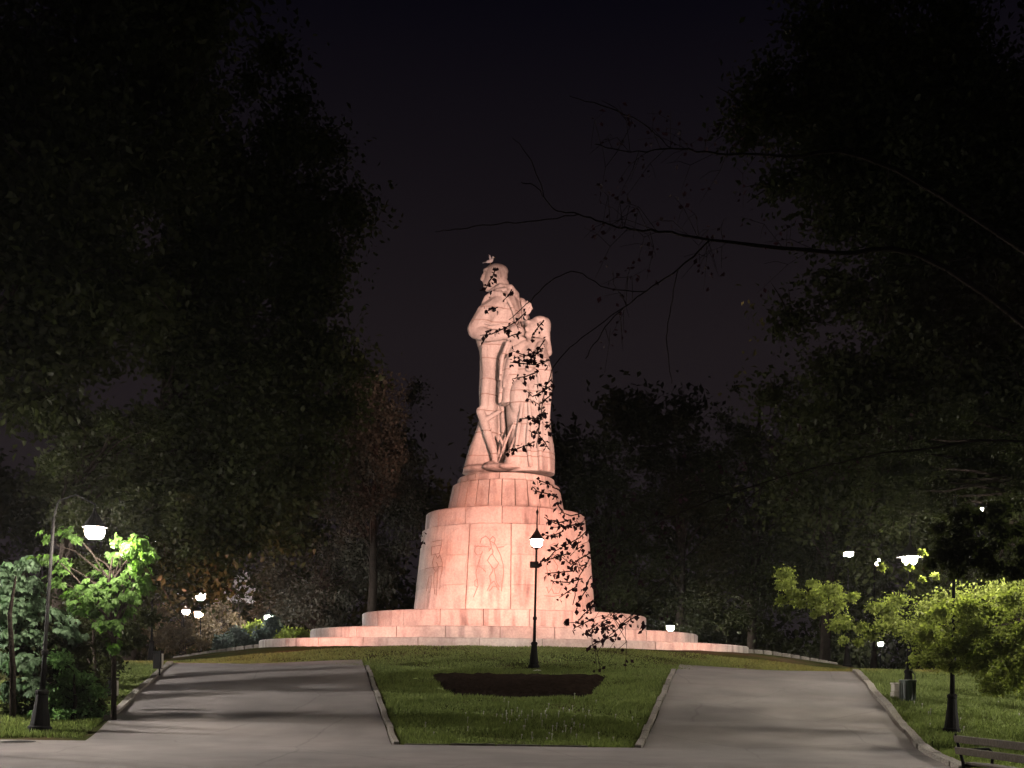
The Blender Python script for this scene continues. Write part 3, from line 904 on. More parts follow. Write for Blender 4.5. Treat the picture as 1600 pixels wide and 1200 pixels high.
def on(px, Y): 
    x = ray(px, 1000)[0] * Y
    return (x, Y, float(zg(x, Y)))
cb = ground(834, 1041)
cb = (P(834, 1040, 39.4)[0], 39.4, float(zg(P(834, 1040, 39.4)[0], 39.4)))
cl = lamp(838, 843, 39.4, cb, 'lit street lamp standing alone before the pink pedestal', .42, lean=(.010, 0), q=1.0)
MB().box(Vector((-.03, -.06, 3.58)), (.30, .16, .22), bev=.02).build('control_box', IRON, cl)
lamp(1324, 863, 50, on(1324, 50), 'lit street lamp nearest the right shoulder of the mound, first of the row', .4, (1, .9, .78))
lamp(1368, 874, 45, on(1366, 45), 'lit street lamp on a slim pale post at the far end of the right kerb', .45, (1, .9, .78), lean=(-.008, 0))
lamp(1428, 868, 31.8, on(1420, 31.8), 'lit street lamp behind the green litter bin', .55, (1, .9, .74), brim=.36)
lamp(1490, 850, 26.4, on(1489, 26.4), 'dark posted street lamp beside the bench, its lantern lost in leaves', .6, (1, .9, .72), brim=.36)
lamp(1047, 978, 80, on(1047, 80), 'lit street lamp glowing just above the right end of the steps', .7, (1, .93, .8), q=1.25, spike=.6, bars=False)
lamp(1376, 1004, 100, on(1376, 100), 'small far street lamp low down under the right trees', .6, (1, .93, .85), q=1.1, spike=.6, bars=False)
lamp(420, 962, 72, on(420, 72), 'lit street lamp over the blue spruce left of the steps', .6, (1, .95, .84), q=1.3, spike=.5, bars=False)
lamp(313, 928, 68, on(313, 68), 'bright white street lamp above the two orange lights', .9, (1, .96, .95), q=1.4, spike=.5, bars=False)
lamp(290, 953, 86, on(290, 86), 'left one of the two far orange street lamps', .5, (1, .58, .40), q=1.3, spike=.5, bars=False)
lamp(310, 956, 84, on(310, 84), 'right one of the two far orange street lamps', .6, (1, .50, .30), q=1.5, spike=.5, bars=False)
lamp(237, 842, 52, on(237, 52), 'small tall street lamp between dark trees on the left', .5, (1, .95, .85), q=.7, spike=.4, bars=False)
lamp(1528, 794, 60, on(1528, 60), 'far tall street lamp twinkling through the right crown', .5, (1, .9, .85), q=.9, spike=.4, bars=False)

# the near left lamp: leaning post with a side arm
lb = ground(62, 1143)
root = thing('street_lamp', lb, 'leaning dark street lamp by the chestnut leaves, its lantern on a side arm', 'street lamp', GL)
tipz = P(84, 806, lb[1]); ln = ((tipz[0] - lb[0]) / (tipz[2] - lb[2]), 0)
HL = P(148, 822, lb[1] - .3)[2] - lb[2]
at, ax = lamp_parts(root, lb, HL + .55, base_r=.2, lean=ln)
lpos = Vector(P(148, 824, lb[1] - .3)) - Vector(lb)
topp = at(HL + .2)
MB().tube([topp, topp + Vector((.1, 0, .38)), topp.lerp(lpos, .55) + Vector((0, 0, .62)), lpos + Vector((0, 0, .50)), lpos + Vector((0, 0, .36))], [.024, .021, .019, .017, .015], 8).build('arm', IRON, root, smooth=True)
lantern(root, lambda h: lpos, Matrix.Identity(3), 0, .75, (1, .88, .74), 0, 1.0)

# two taller lamps beyond the picture's edges, whose light rakes across the paths
def lamp_xy(x, y, H, label, strength, col, q):
    bz_ = (x, y, gz0(x, y))
    root = thing('street_lamp', bz_, label, 'street lamp', GL)
    at, ax = lamp_parts(root, bz_, H, scale=q)
    lantern(root, at, ax, H, strength, col, .8, q, True, .45)
def gz0(x, y): return float(zg(x, y))
lamp_xy(-21.5, 26.25, 5.6, 'taller street lamp beyond the left edge of the picture', 3.4, (1, .92, .84), 1.6)
lamp_xy(21.0, 24.2, 4.7, 'taller street lamp beyond the right edge of the picture', 1.8, (1, .91, .80), 1.6)

# floodlights on short masts just outside the picture
for k, (pos, aim, col, pw, cone, bl) in enumerate(FLOODS):
    pass
def flood_mast(x, y, label, ids):
    z = float(zg(x, y))
    root = thing('floodlight_mast', (x, y, z), label, 'floodlight', 'floodlights aimed at the monument')
    hm = FLOODS[ids[0]][0][2] - z - .3
    MB().tube([(0, 0, -.1), (0, 0, hm)], [.06, .045], 10).build('mast', IRON, root, smooth=True)
    MB().box((0, 0, hm), (1.5, .08, .08), bev=.01).build('crossbar', IRON, root)
    for i_ in ids:
        pos, aim, col, pw, cone, bl = FLOODS[i_]
        d = Vector(aim) - Vector(pos); d.normalize()
        R = d.to_track_quat('-Z', 'Y').to_matrix()
        lo = Vector(pos) - Vector((x, y, z))
        MB().box(lo - d * .16, (.42, .34, .22), R=R, bev=.03).build('lamp_housing', IRON, root)
        ld = bpy.data.lights.new('floodlight', 'SPOT'); ld.energy = pw; ld.color = col
        ld.spot_size = math.radians(cone); ld.spot_blend = bl; ld.shadow_soft_size = .5
        lo_ = bpy.data.objects.new('floodlight_bulb', ld); lo_.location = lo + d * .02
        lo_.rotation_euler = d.to_track_quat('-Z', 'Y').to_euler(); link(lo_, root)
flood_mast(8.95, 17.5, 'tall right floodlight mast beside the bench, outside the picture', (0, 1))
flood_mast(-10.0, 20.1, 'tall left floodlight mast by the cross path, outside the picture', (2, 3))
flood_mast(18.0, 36.6, 'short right floodlight mast level with the lone lamp', (4, 6))
flood_mast(-17.8, 36.6, 'short left floodlight mast level with the lone lamp', (5, 7))

# ------------------------------------------------------------------ street furniture
def post_bin(px, top, bot, foot, w, label, m=IRON):
    """a litter bin hung on a post, by photograph rows"""
    g = ground(px, foot); Yd = g[1]
    root = thing('litter_bin', g, label, 'litter bin', 'litter bins along the left path')
    zt = P(px, top, Yd)[2] - g[2]; zb = P(px, bot, Yd)[2] - g[2]; ww = w / F * Yd
    MB().tube([(0, 0, -.1), (0, 0, zt - .05)], .03, 8).build('post', m, root)
    b = MB(); t = .015
    b.box((0, -ww / 2 - .03, (zt + zb) / 2), (ww, ww * .8, zt - zb), bev=.02)
    b.build('body', m, root)
    MB().box((0, -ww / 2 - .03, zt + .03), (ww + .04, ww * .8 + .04, .05), bev=.015).build('lid', m, root)
    MB().box((ww / 2 + .008, -ww / 2 - .03, (zt + zb) / 2), (.014, ww * .6, (zt - zb) * .9), bev=.003).build('side_plate', CONC, root)
post_bin(249, 1020, 1045, 1058, 13, 'black litter bin on a post by the far end of the left path')
post_bin(179, 1062, 1088, 1112, 13, 'black litter bin on a post by the dark bushes left of the path')

g = ground(1418, 1097); g = (ray(1418, 1090)[0] * 31.2, 31.2, float(zg(g[0], 31.2)))
root = thing('litter_bin', g, 'dark green litter bin at the foot of the right lamp', 'litter bin')
b = MB(); b.lathe([(.17, .10), (.19, .12), (.21, .62), (.19, .64)], 14).build('body', IRON_GREEN, root)
for k in range(14):
    a = 2 * math.pi * k / 14
    MB().box((.212 * math.cos(a), .212 * math.sin(a), .37), (.012, .05, .46), R=Matrix.Rotation(a, 3, 'Z')).build('slat', IRON_GREEN, root)
MB().lathe([(.235, .62), (.24, .66), (.20, .68)], 14).build('rim', IRON_GREEN, root)
for k in range(3):
    a = 2 * math.pi * k / 3 + .4
    MB().tube([(.14 * math.cos(a), .14 * math.sin(a), .14), (.20 * math.cos(a), .20 * math.sin(a), -.05)], .022, 6).build('foot', IRON_GREEN, root)
MB().tube([(.2, 0, .64), (.2, 0, .80), (.12, 0, .92), (.04, 0, .95)], .014, 6).build('hoop', IRON_GREEN, root)

g = ground(1404, 1089); g = (ray(1403, 1085)[0] * 32.4, 32.4, float(zg(g[0], 32.4)))
root = thing('utility_cabinet', g, 'pale box standing on the grass left of the green bin', 'utility box')
MB().box((0, 0, .08), (.34, .3, .3), bev=.015).build('plinth', CONC, root)
MB().box((0, 0, .335), (.32, .28, .2), bev=.015).build('body', CONC, root)
MB().box((0, -.149, .335), (.26, .02, .14), bev=.005).build('door', CONC, root)
MB().box((0, 0, .465), (.36, .33, .05), bev=.012).build('lid', CONC, root)

# bench at the right corner, facing the path
bA = Vector(P(1497, 1149, 15.6)); bx, by = bA.x + .02, bA.y
bz = float(zg(bx, by))
bd = Vector((.23, -1.75, 0)); Lb = 1.9
rz = math.atan2(-bd.y, -bd.x)
bx += bd.x * Lb / 1.765; by += bd.y * Lb / 1.765
root = thing('park_bench', (bx, by, bz), 'wooden slat bench with iron ends in the right corner', 'bench', rz=rz)
# local x runs along the bench, local -y is the front (towards the path)
Hb = bA.z - bz
for k, (yy, zz) in enumerate(((-.30, .42), (-.21, .43), (-.12, .43), (-.46, .40), (-.38, .415))):
    MB().box((Lb / 2, yy, zz), (Lb, .075, .035), bev=.008).build('seat_slat', WOOD, root)
for k, t in enumerate((.0, .16)):
    MB().box((Lb / 2, .07 - t * .35 * .3, Hb - .045 - t), (Lb, .035, .10), R=Matrix.Rotation(-.2, 3, 'X'), bev=.008).build('back_slat', WOOD, root)
for x in (.05, Lb - .05):
    e = MB()
    e.tube([(x, .02, 0), (x, -.04, .2), (x, -.03, .44), (x, .04, .66), (x, .09, Hb + .03)], [.026, .022, .024, .02, .016], 8)
    e.tube([(x, -.44, 0), (x, -.42, .2), (x, -.45, .40), (x, -.46, .58), (x, -.40, .63), (x, -.15, .62), (x, .03, .62)], [.026, .022, .024, .02, .02, .02, .018], 8)
    e.tube([(x, -.45, .395), (x, -.03, .405)], .02, 8)
    e.build('bench_end', IRON, root, smooth=True)

# manhole cover and paper scrap
g = ground(38, 1161)
root = thing('manhole_cover', (g[0], g[1] - .3, float(zg(g[0], g[1] - .3)) + PO), 'round iron manhole cover in the near path at the left edge', 'manhole cover')
MB().lathe([(.34, -.02), (.34, .006), (.30, .010)], 24).build('cover', IRON, root)
MB().lathe([(.40, -.03), (.40, .004), (.345, .004)], 24).build('rim', KERB, root)
g = ground(838, 1049)
pz = MB(); pz.add([(-.14, -.03, .05), (.15, -.05, .06), (.17, .06, .08), (-.12, .07, .06), (.02, 0, .1)], [(0, 1, 4), (1, 2, 4), (2, 3, 4), (3, 0, 4)])
o = pz.build('paper_scrap', PAPER, None, (0, 0, 0)); o.location = (g[0], 38.3, float(zg(g[0], 38.3))); tag(o, 'crumpled pale paper scrap on the lawn by the central lamp', 'litter')

# ------------------------------------------------------------------ trees
def leaf_cloud(pts, size, droop=.3, aspect=.6, up=.5):
    """two folded triangles per leaf; pts (n, 3)"""
    n = len(pts)
    s = size * rng.uniform(.65, 1.35, n)
    d = rng.normal(0, 1, (n, 3)); d[:, 2] -= droop; d /= np.linalg.norm(d, axis=1)[:, None]
    nn = rng.normal(0, 1, (n, 3)); nn[:, 2] += up * 2
    side = np.cross(d, nn); side /= np.linalg.norm(side, axis=1)[:, None] + 1e-9
    nn = np.cross(side, d)
    a = pts; tip = pts + d * s[:, None]
    mid = pts + d * (s * .5)[:, None]
    w = (s * aspect * .5)[:, None]
    f = (s * .12)[:, None] * nn
    l = mid + side * w + f; r = mid - side * w + f
    V = np.stack([a, l, tip, r], 1).reshape(-1, 3)
    b = np.arange(n) * 4
    Fa = np.concatenate([np.stack([b, b + 2, b + 1], 1), np.stack([b, b + 3, b + 2], 1)])
    return V, Fa

def clump_points(clumps, n, flat=.7):
    """clumps = [(x, y, z, r, weight)]"""
    w = np.array([c[4] for c in clumps], float); w /= w.sum()
    idx = rng.choice(len(clumps), n, p=w)
    C = np.array([c[:3] for c in clumps])[idx]; R = np.array([c[3] for c in clumps])[idx]
    d = rng.normal(0, 1, (n, 3)); d /= np.linalg.norm(d, axis=1)[:, None]
    rad = np.minimum(np.abs(rng.normal(0, .6, n)) + .1, 1.45)
    q = d * (rad * R)[:, None]; q[:, 2] *= flat
    return C + q

def limb_path(a, b, sag, jag=.12):
    a, b = Vector(a), Vector(b); L = (b - a).length
    pts = []
    for k in range(6):
        t = k / 5
        p = a.lerp(b, t); p.z += math.sin(math.pi * t) * sag * L
        if 0 < k < 5: p += Vector((random.uniform(-1, 1), random.uniform(-1, 1), random.uniform(-1, 1))) * jag * L * .3
        pts.append(p)
    return pts

def tree(name, label, base, trunk_top, tr, clumps, leaves, lsize, m, group=None, cat='tree', limbs=16, tw=.5, flat=.7, droop=.3, aspect=.6, bark=None, lean=None):
    bark = bark or BARK
    o = Vector(base)
    root = thing(name, base, label, cat, group)
    top = Vector(trunk_top)
    t = MB()
    tp = [o - Vector((0, 0, .2)), o + Vector((0, 0, .15)), o.lerp(top, .12), o.lerp(top, .4) + Vector((random.uniform(-.15, .15), 0, 0)), o.lerp(top, .7), top]
    t.tube(tp, [tr * 1.5, tr * 1.35, tr * 1.02, tr * .85, tr * .6, tr * .3], 10)
    t.build('trunk', bark, root, base, smooth=True)
    cs = sorted(clumps, key=lambda c: -c[3] * c[4])[:limbs]
    for c in cs:
        h = min(.97, max(.25, (c[2] - o.z) / max(.1, top.z - o.z) * .75))
        st = o.lerp(top, h)
        lp = limb_path(st, c[:3], .10)
        r0 = tr * (.42 - .25 * h)
        MB().tube(lp, [r0 * (1 - .8 * k / 5) for k in range(6)], 6, cap=False).build('limb', bark, root, base, smooth=True)
    # twigs inside each clump, one mesh
    tm = MB()
    for c in clumps:
        for k in range(3):
            d = Vector((random.gauss(0, 1), random.gauss(0, 1), random.gauss(0, .7))); d.normalize()
            e_ = Vector(c[:3]) + d * c[3] * .95
            tm.tube([Vector(c[:3]), Vector(c[:3]).lerp(e_, .5) + Vector((0, 0, .06 * c[3])), e_], [tr * .07 + .01, tr * .04 + .008, .006], 4, cap=False)
    tm.build('twigs', bark, root, base)['kind'] = 'stuff'
    V_, F_ = leaf_cloud(clump_points(clumps, leaves, flat), lsize, droop, aspect)
    V_ = V_ - np.array(base)[None]
    cr_ = bpy.data.objects.new('crown', np_mesh('crown', V_, F_, m)); cr_.parent = root
    cr_['kind'] = 'stuff'
    COL.objects.link(cr_)
    return root

def ell_clumps(c, r, n, cr, shell=.55):
    out = []
    for k in range(n):
        d = rng.normal(0, 1, 3); d /= np.linalg.norm(d)
        q = rng.uniform(shell, 1)
        rr = cr * rng.uniform(.6, 1.3)
        out.append((c[0] + d[0] * r[0] * q, c[1] + d[1] * r[1] * q, c[2] + d[2] * r[2] * q, rr, rr ** 2))
    return out

def pix_clumps(rows, Y, dy=1.0):
    """rows = (px, py, radius px, weight)"""
    out = []
    for px, py, rp, w in rows:
        yy = Y + random.uniform(-dy, dy)
        p = P(px, py, yy)
        out.append((*p, rp / F * yy, w))
    return out

def gz(x, y): return float(zg(x, y))

# left side, tall
b = (-15.0, 30.0, gz(-15, 30))
tree('broadleaf_tree', 'big yellowish broadleaf tree filling the upper left corner', b, (-14.2, 30, 17), .42,
     ell_clumps((-13.2, 30, 13.0), (4.6, 3.5, 4.8), 90, 1.3, .35) + ell_clumps((-14.5, 30, 19), (3.5, 3, 4), 24, 1.4) + ell_clumps((-9.6, 30, 17.5), (2.8, 3, 4), 44, 1.3, .3), 72000, .24, L_DARK, 'trees round the monument')
b = (-9.2, 46.0, gz(-9.2, 46))
b = (-16.5, 48.0, gz(-16.5, 48))
tree('broadleaf_tree', 'tall black tree left of the monument with a ragged edge to the sky', b, (-12.5, 47, 24), .45,
     ell_clumps((-11.0, 47, 17.5), (5.2, 3.2, 11), 150, 1.4, .35) + ell_clumps((-13, 46, 8.5), (4.2, 3, 4), 40, 1.5, .3), 95000, .26, L_DARK, 'trees round the monument', limbs=30)
b = (-9.8, 78.0, gz(-9.8, 78))
tree('broadleaf_tree', 'rounded grey tree showing just left of the pedestal', b, (-9.6, 78, 17), .35,
     ell_clumps((-9.6, 78, 15.5), (4.3, 3, 7.8), 100, 1.3, .35), 22000, .26, L_GREY, 'trees round the monument', limbs=24)
b = (-14.5, 82.0, gz(-14.5, 82))
tree('broadleaf_tree', 'lower dark tree behind the left end of the steps', b, (-14.5, 82, 8), .28,
     ell_clumps((-14.0, 82, 7.4), (5.5, 3, 4.5), 50, 1.3), 12000, .26, L_GREY, 'trees round the monument', limbs=20)
# right of the monument
for px_, Y_, top_, w_, lb_ in ((945, 84, 655, 3.6, 'black tree close behind the right side of the pedestal'),
                               (1060, 88, 640, 4.2, 'black tree in the gap behind the right end of the steps'),
                               (1175, 82, 560, 4.6, 'black tree behind the right shoulder of the mound'),
                               (1290, 76, 520, 4.5, 'dark tree behind the lamp row on the right')):
    x_ = ray(px_, 900)[0] * Y_
    zt = EYE + (CY - top_) / F * Y_; z0 = gz(x_, Y_)
    cz = (zt + z0 + 1.0) / 2
    tree('broadleaf_tree', lb_, (x_, Y_, z0), (x_ + .4, Y_, zt - 3), .34, ell_clumps((x_, Y_, cz), (w_, 3, (zt - z0 - 1) / 2), 70, 1.35, .45), 14000, .27, L_DARK, 'trees round the monument', limbs=22)
# big right tree
b = (16.5, 37.5, gz(16.5, 37.5))
tree('broadleaf_tree', 'huge dark broadleaf tree filling the upper right', b, (15.5, 37, 15), .5,
     ell_clumps((13.9, 37, 10.8), (6.3, 3.4, 6.2), 130, 1.4, .35) + ell_clumps((14.5, 37, 17), (5.5, 3, 6), 80, 1.5, .3) + ell_clumps((11.6, 37, 20.5), (5, 3, 4.5), 70, 1.5, .3), 125000, .225, L_DARK, 'trees round the monument', limbs=34)
# right near tree with the lit low boughs
rows = [(1235, 895, 14, 1.0), (1262, 905, 15, 1.2), (1290, 915, 16, 1.4), (1225, 940, 10, .4), (1275, 945, 10, .6), (1310, 930, 14, .8), (1335, 955, 14, 1.2), (1345, 900, 14, .6), (1330, 980, 9, .5),
        (1380, 930, 20, .8), (1375, 985, 16, .6), (1410, 960, 22, 1.4)]
near = pix_clumps([(a_ + random.gauss(0, 16), b_ + 12 + random.gauss(0, 8), c_ * random.uniform(.45, 1.05), d_ * .45) for a_, b_, c_, d_ in rows if not (a_ > 1325 and b_ < 915) for _ in range(3)], 30.5, 1.4)
rows2 = [(1440, 985, 24, 1.6), (1465, 1010, 24, 1.8), (1490, 1000, 26, 2.0), (1520, 975, 28, 2.0), (1545, 955, 28, 2.0), (1560, 1005, 28, 2.0), (1590, 980, 30, 2.0), (1530, 1030, 24, 1.8), (1580, 1055, 24, 1.6), (1600, 1030, 26, 1.6),
         (1440, 1030, 12, .6), (1480, 1035, 14, .8), (1570, 930, 30, 1.8), (1610, 930, 30, 1.6), (1500, 940, 26, 1.2), (1460, 950, 22, 1.0), (1620, 1000, 30, 1.6),
         (1550, 1070, 16, .8), (1610, 1075, 16, .8)]
near2 = pix_clumps([(a_, b_, c_ * 1.25, d_ * 1.3) for a_, b_, c_, d_ in rows2], 27.6, 1.0) + pix_clumps([(a_ + 10, b_ + 6, c_ * .7, d_ * .6) for a_, b_, c_, d_ in rows2], 25.1, .5) + pix_clumps([(1470 + 60 * random.random(), 935 + 95 * random.random(), 9 + 8 * random.random(), .11) for k in range(20)], 25.9, .35)
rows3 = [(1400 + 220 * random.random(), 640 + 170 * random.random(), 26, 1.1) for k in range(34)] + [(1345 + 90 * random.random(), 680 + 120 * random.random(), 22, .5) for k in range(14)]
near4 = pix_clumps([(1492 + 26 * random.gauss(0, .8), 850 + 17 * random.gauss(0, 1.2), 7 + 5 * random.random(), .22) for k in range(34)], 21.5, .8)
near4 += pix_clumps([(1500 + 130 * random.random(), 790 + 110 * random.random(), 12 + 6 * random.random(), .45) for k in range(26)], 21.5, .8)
near4 += pix_clumps([(1421, 884, 7, .08), (1441, 862, 6, .08), (1378, 886, 6, .07), (1455, 880, 5, .07), (1462, 900, 6, .08), (1440, 905, 5, .06), (1470, 930, 6, .08), (1425, 915, 5, .06)], 26.2, .5)
near5 = pix_clumps([(1630 + 200 * random.random(), 960 + 120 * random.random(), 10, .12) for k in range(22)], 24.3, .7)
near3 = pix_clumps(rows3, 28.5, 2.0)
b = (15.6, 28.6, gz(15.6, 28.6))
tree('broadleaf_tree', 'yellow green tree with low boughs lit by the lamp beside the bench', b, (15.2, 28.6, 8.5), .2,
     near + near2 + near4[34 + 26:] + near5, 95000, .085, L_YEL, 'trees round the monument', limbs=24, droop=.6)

b = (16.6, 30.0, gz(16.6, 30.0))  # upper boughs made a separate tree; dark leaf colour stands for shade above lamps
tree('broadleaf_tree', 'upper crown over the right lamp row, split off with its shade put into dark leaf colour', b, (15.8, 29.6, 9.5), .3,
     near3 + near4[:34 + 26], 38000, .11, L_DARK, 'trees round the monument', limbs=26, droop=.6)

# hanging foreground boughs, dark against the monument
FG = 14.0
b = (9.2, 15.5, gz(9.2, 15.5))
fgt = thing('broadleaf_tree', b, 'tree outside the right edge whose dark twigs hang before the monument', 'tree', 'trees round the monument')
MB().tube([(9.2, 15.5, -.2), (9.2, 15.5, .2), (9.1, 15.4, 2), (8.9, 15.2, 4.5), (8.4, 15, 7), (8.0, 15, 10.5)], [.5, .42, .33, .29, .24, .14], 12).build('trunk', BARK, fgt, b, smooth=True)
def fp(px, py, d=0): return P(px, py, FG + d)
def curve(pts, r, n=5):
    """a smooth, slightly gnarled run through the points"""
    p = [Vector(q) for q in pts]; out = []; rad = []
    for k in range(len(p) - 1):
        a_, b_, c_, d_ = p[max(0, k - 1)], p[k], p[k + 1], p[min(len(p) - 1, k + 2)]
        for q in range(n):
            t = q / n
            v = .5 * ((2 * b_) + (c_ - a_) * t + (2 * a_ - 5 * b_ + 4 * c_ - d_) * t * t + (3 * b_ - a_ - 3 * c_ + d_) * t ** 3)
            j_ = .012 if 0 < q else 0
            out.append(v + Vector((random.uniform(-1, 1), random.uniform(-1, 1), random.uniform(-1, 1))) * j_)
            rad.append((r[k] + (r[k + 1] - r[k]) * t) * random.uniform(.93, 1.07))
    return out + [p[-1]], rad + [r[-1]]
limbs_ = [
    ([(8.9, 15.2, 4.6), fp(1480, 420, .8), fp(1300, 395, .5), fp(1110, 375), fp(1040, 362), fp(985, 358, -.2), fp(950, 350, -.3), fp(905, 335, -.3), fp(872, 330, -.4), fp(850, 308, -.4), fp(838, 292, -.5), fp(815, 285, -.5)],
     [.15, .12, .09, .055, .045, .038, .034, .028, .024, .02, .014, .006]),
    ([(8.6, 15.1, 6.0), fp(1400, 265, .6), fp(1230, 245, .4), fp(1120, 240, .2), fp(1050, 232), fp(985, 238), fp(930, 225, -.2)], [.12, .09, .06, .04, .03, .018, .006]),
    ([fp(1110, 375), fp(1060, 420), fp(1010, 455, -.2), fp(975, 480, -.3), fp(940, 520, -.4), fp(915, 560, -.4)], [.04, .033, .027, .02, .013, .006]),
    ([fp(1010, 455, -.2), fp(950, 450, -.3), fp(900, 425, -.3), fp(860, 440, -.3), fp(830, 470, -.4), fp(795, 500, -.4)], [.02, .016, .013, .01, .007, .004]),
    ([fp(975, 480, -.3), fp(920, 520, -.4), fp(875, 560, -.4), fp(852, 605, -.4), fp(846, 650, -.4), fp(838, 700, -.4)], [.018, .015, .012, .01, .007, .004]),
    ([(8.9, 15.2, 4.3), fp(1600, 690, .6), fp(1440, 702, .3), fp(1340, 716), fp(1200, 752), fp(1090, 790, -.1), fp(1000, 830, -.2), fp(930, 868, -.3), fp(905, 900, -.3), fp(895, 945, -.3)], [.06, .045, .034, .028, .024, .02, .017, .013, .01, .005]),
    ([fp(1200, 752), fp(1110, 830, .1), fp(1045, 900, .1), fp(988, 960), fp(968, 980), fp(945, 1000), fp(925, 1010)], [.025, .02, .015, .009, .007, .005, .003]),
    ([fp(1050, 232), fp(1000, 190), fp(940, 165, -.1), fp(890, 150, -.2)], [.02, .015, .01, .004]),
    ([fp(905, 335, -.3), fp(840, 345, -.3), fp(780, 350, -.4), fp(720, 358, -.4), fp(680, 362, -.5)], [.016, .012, .009, .006, .003]),
    ([fp(850, 308, -.4), fp(830, 250, -.5), fp(800, 215, -.6)], [.012, .008, .003]),
    ([fp(1060, 420), fp(1048, 480, .1), fp(1042, 540, .1), fp(1050, 600, .1)], [.016, .012, .008, .004]),
]
for pts, r in limbs_:
    cp, cr2 = curve(pts, [max(q * .31, min(q, .0065)) for q in r])
    MB().tube(cp, cr2, 7, cap=False).build('limb', BARK, fgt, b, smooth=True)
# leafy twigs (right end to left end, photograph pixels)
tw = [[(775, 418), (770, 432), (764, 440), (757, 456)], [(800, 452), (794, 462), (786, 470)], [(778, 480), (766, 484), (757, 488)], [(822, 487), (806, 503), (790, 512), (768, 522), (750, 524)],
      [(850, 500), (838, 515), (830, 528)], [(815, 520), (800, 524), (793, 528)], [(852, 530), (842, 545), (836, 556), (828, 546)], [(848, 548), (822, 556), (800, 548)], [(858, 562), (838, 570), (815, 568), (797, 566)],
      [(856, 572), (846, 566)], [(842, 580), (822, 588), (800, 592)], [(862, 592), (852, 604), (834, 600)], [(862, 602), (846, 612), (832, 620), (822, 610)], [(860, 618), (842, 632), (828, 624)], [(852, 640), (842, 652), (832, 658)],
      [(856, 646), (846, 648)], [(848, 655), (828, 653), (812, 655)], [(842, 668), (836, 678), (826, 672)], [(836, 690), (822, 696), (806, 702), (790, 703)], [(842, 680), (852, 692), (856, 700)], [(862, 660), (852, 672)],
      [(838, 748), (846, 752), (862, 758), (872, 766)], [(872, 778), (858, 772), (840, 768), (832, 760)], [(880, 800), (872, 790), (876, 782)], [(908, 802), (892, 806), (876, 800)], [(892, 812), (868, 818), (850, 808)],
      [(905, 818), (888, 822), (866, 824)], [(880, 830), (862, 838), (850, 836)], [(918, 828), (906, 840), (884, 852), (866, 862)], [(908, 846), (892, 856)], [(912, 852), (898, 860)], [(866, 862), (858, 872), (846, 878)],
      [(892, 864), (870, 870), (852, 876)], [(922, 864), (908, 872), (892, 882), (880, 872)], [(918, 880), (904, 888), (900, 876)], [(898, 892), (876, 894), (852, 896)], [(910, 904), (888, 910), (860, 908)], [(924, 900), (916, 912)],
      [(902, 916), (888, 924), (874, 934)], [(918, 918), (908, 934), (900, 946)], [(930, 936), (918, 944), (928, 952)], [(924, 950), (912, 960), (902, 972), (880, 974)], [(924, 968), (908, 976), (896, 982)], [(934, 974), (922, 984), (910, 992)],
      [(950, 968), (940, 972), (952, 978)], [(958, 976), (944, 982), (934, 976)], [(964, 992), (948, 998), (932, 1004), (922, 1010)], [(1006, 970), (1000, 984)], [(900, 822), (915, 812)], [(928, 905), (934, 930)],
      [(1000, 960), (985, 968), (970, 978)], [(660, 838), (655, 832)], [(664, 848), (655, 850)]]
tm = MB(); LP = []
for st in tw:
    dz = random.uniform(-.9, .5)
    pts = [Vector(fp(px, py, dz + .05 * k)) for k, (px, py) in enumerate(st)]
    tm.tube(pts, [.0075] * (len(pts) - 1) + [.004], 4, cap=False)
    for A_, B_ in zip(pts[:-1], pts[1:]):
        n_ = max(2, int((B_ - A_).length / .019))
        for k in range(n_):
            q = A_.lerp(B_, (k + random.random()) / n_)
            LP.append((q.x + random.gauss(0, .016), q.y + random.gauss(0, .05), q.z + random.gauss(0, .022)))
# thin side twigs and sparse leaves that show only against the sky
for pts, r in limbs_[:9]:
    for A_, B_ in zip(pts[2:-1], pts[3:]):
        A_, B_ = Vector(A_), Vector(B_)
        for k in range(7):
            s_ = A_.lerp(B_, random.random())
            e_ = s_ + Vector((random.uniform(-.8, .15), random.uniform(-.4, .4), random.uniform(-.6, .5)))
            m_ = s_.lerp(e_, .5) + Vector((random.uniform(-.1, .1), 0, .1))
            if P(930, 0, 1)[0] * e_.y > e_.x: continue
            tm.tube([s_, m_, e_], [.0045, .0035, .002], 4, cap=False)
            e2 = m_ + Vector((random.uniform(-.4, .1), random.uniform(-.2, .2), random.uniform(-.4, .3)))
            tm.tube([m_, m_.lerp(e2, .5) + Vector((0, 0, .04)), e2], [.0035, .003, .002], 4, cap=False)
            for q in range(4):
                t_ = m_.lerp(e_, random.random())
                LP.append((t_.x + random.gauss(0, .05), t_.y + random.gauss(0, .05), t_.z + random.gauss(0, .05)))
tm.build('twigs', BARK, fgt, b)['kind'] = 'stuff'
V_, F_ = leaf_cloud(np.array(LP), .066, .9, .72, .1)
cr_ = bpy.data.objects.new('crown', np_mesh('crown', V_ - np.array(b)[None], F_, L_PURP)); cr_.parent = fgt; cr_['kind'] = 'stuff'
COL.objects.link(cr_)

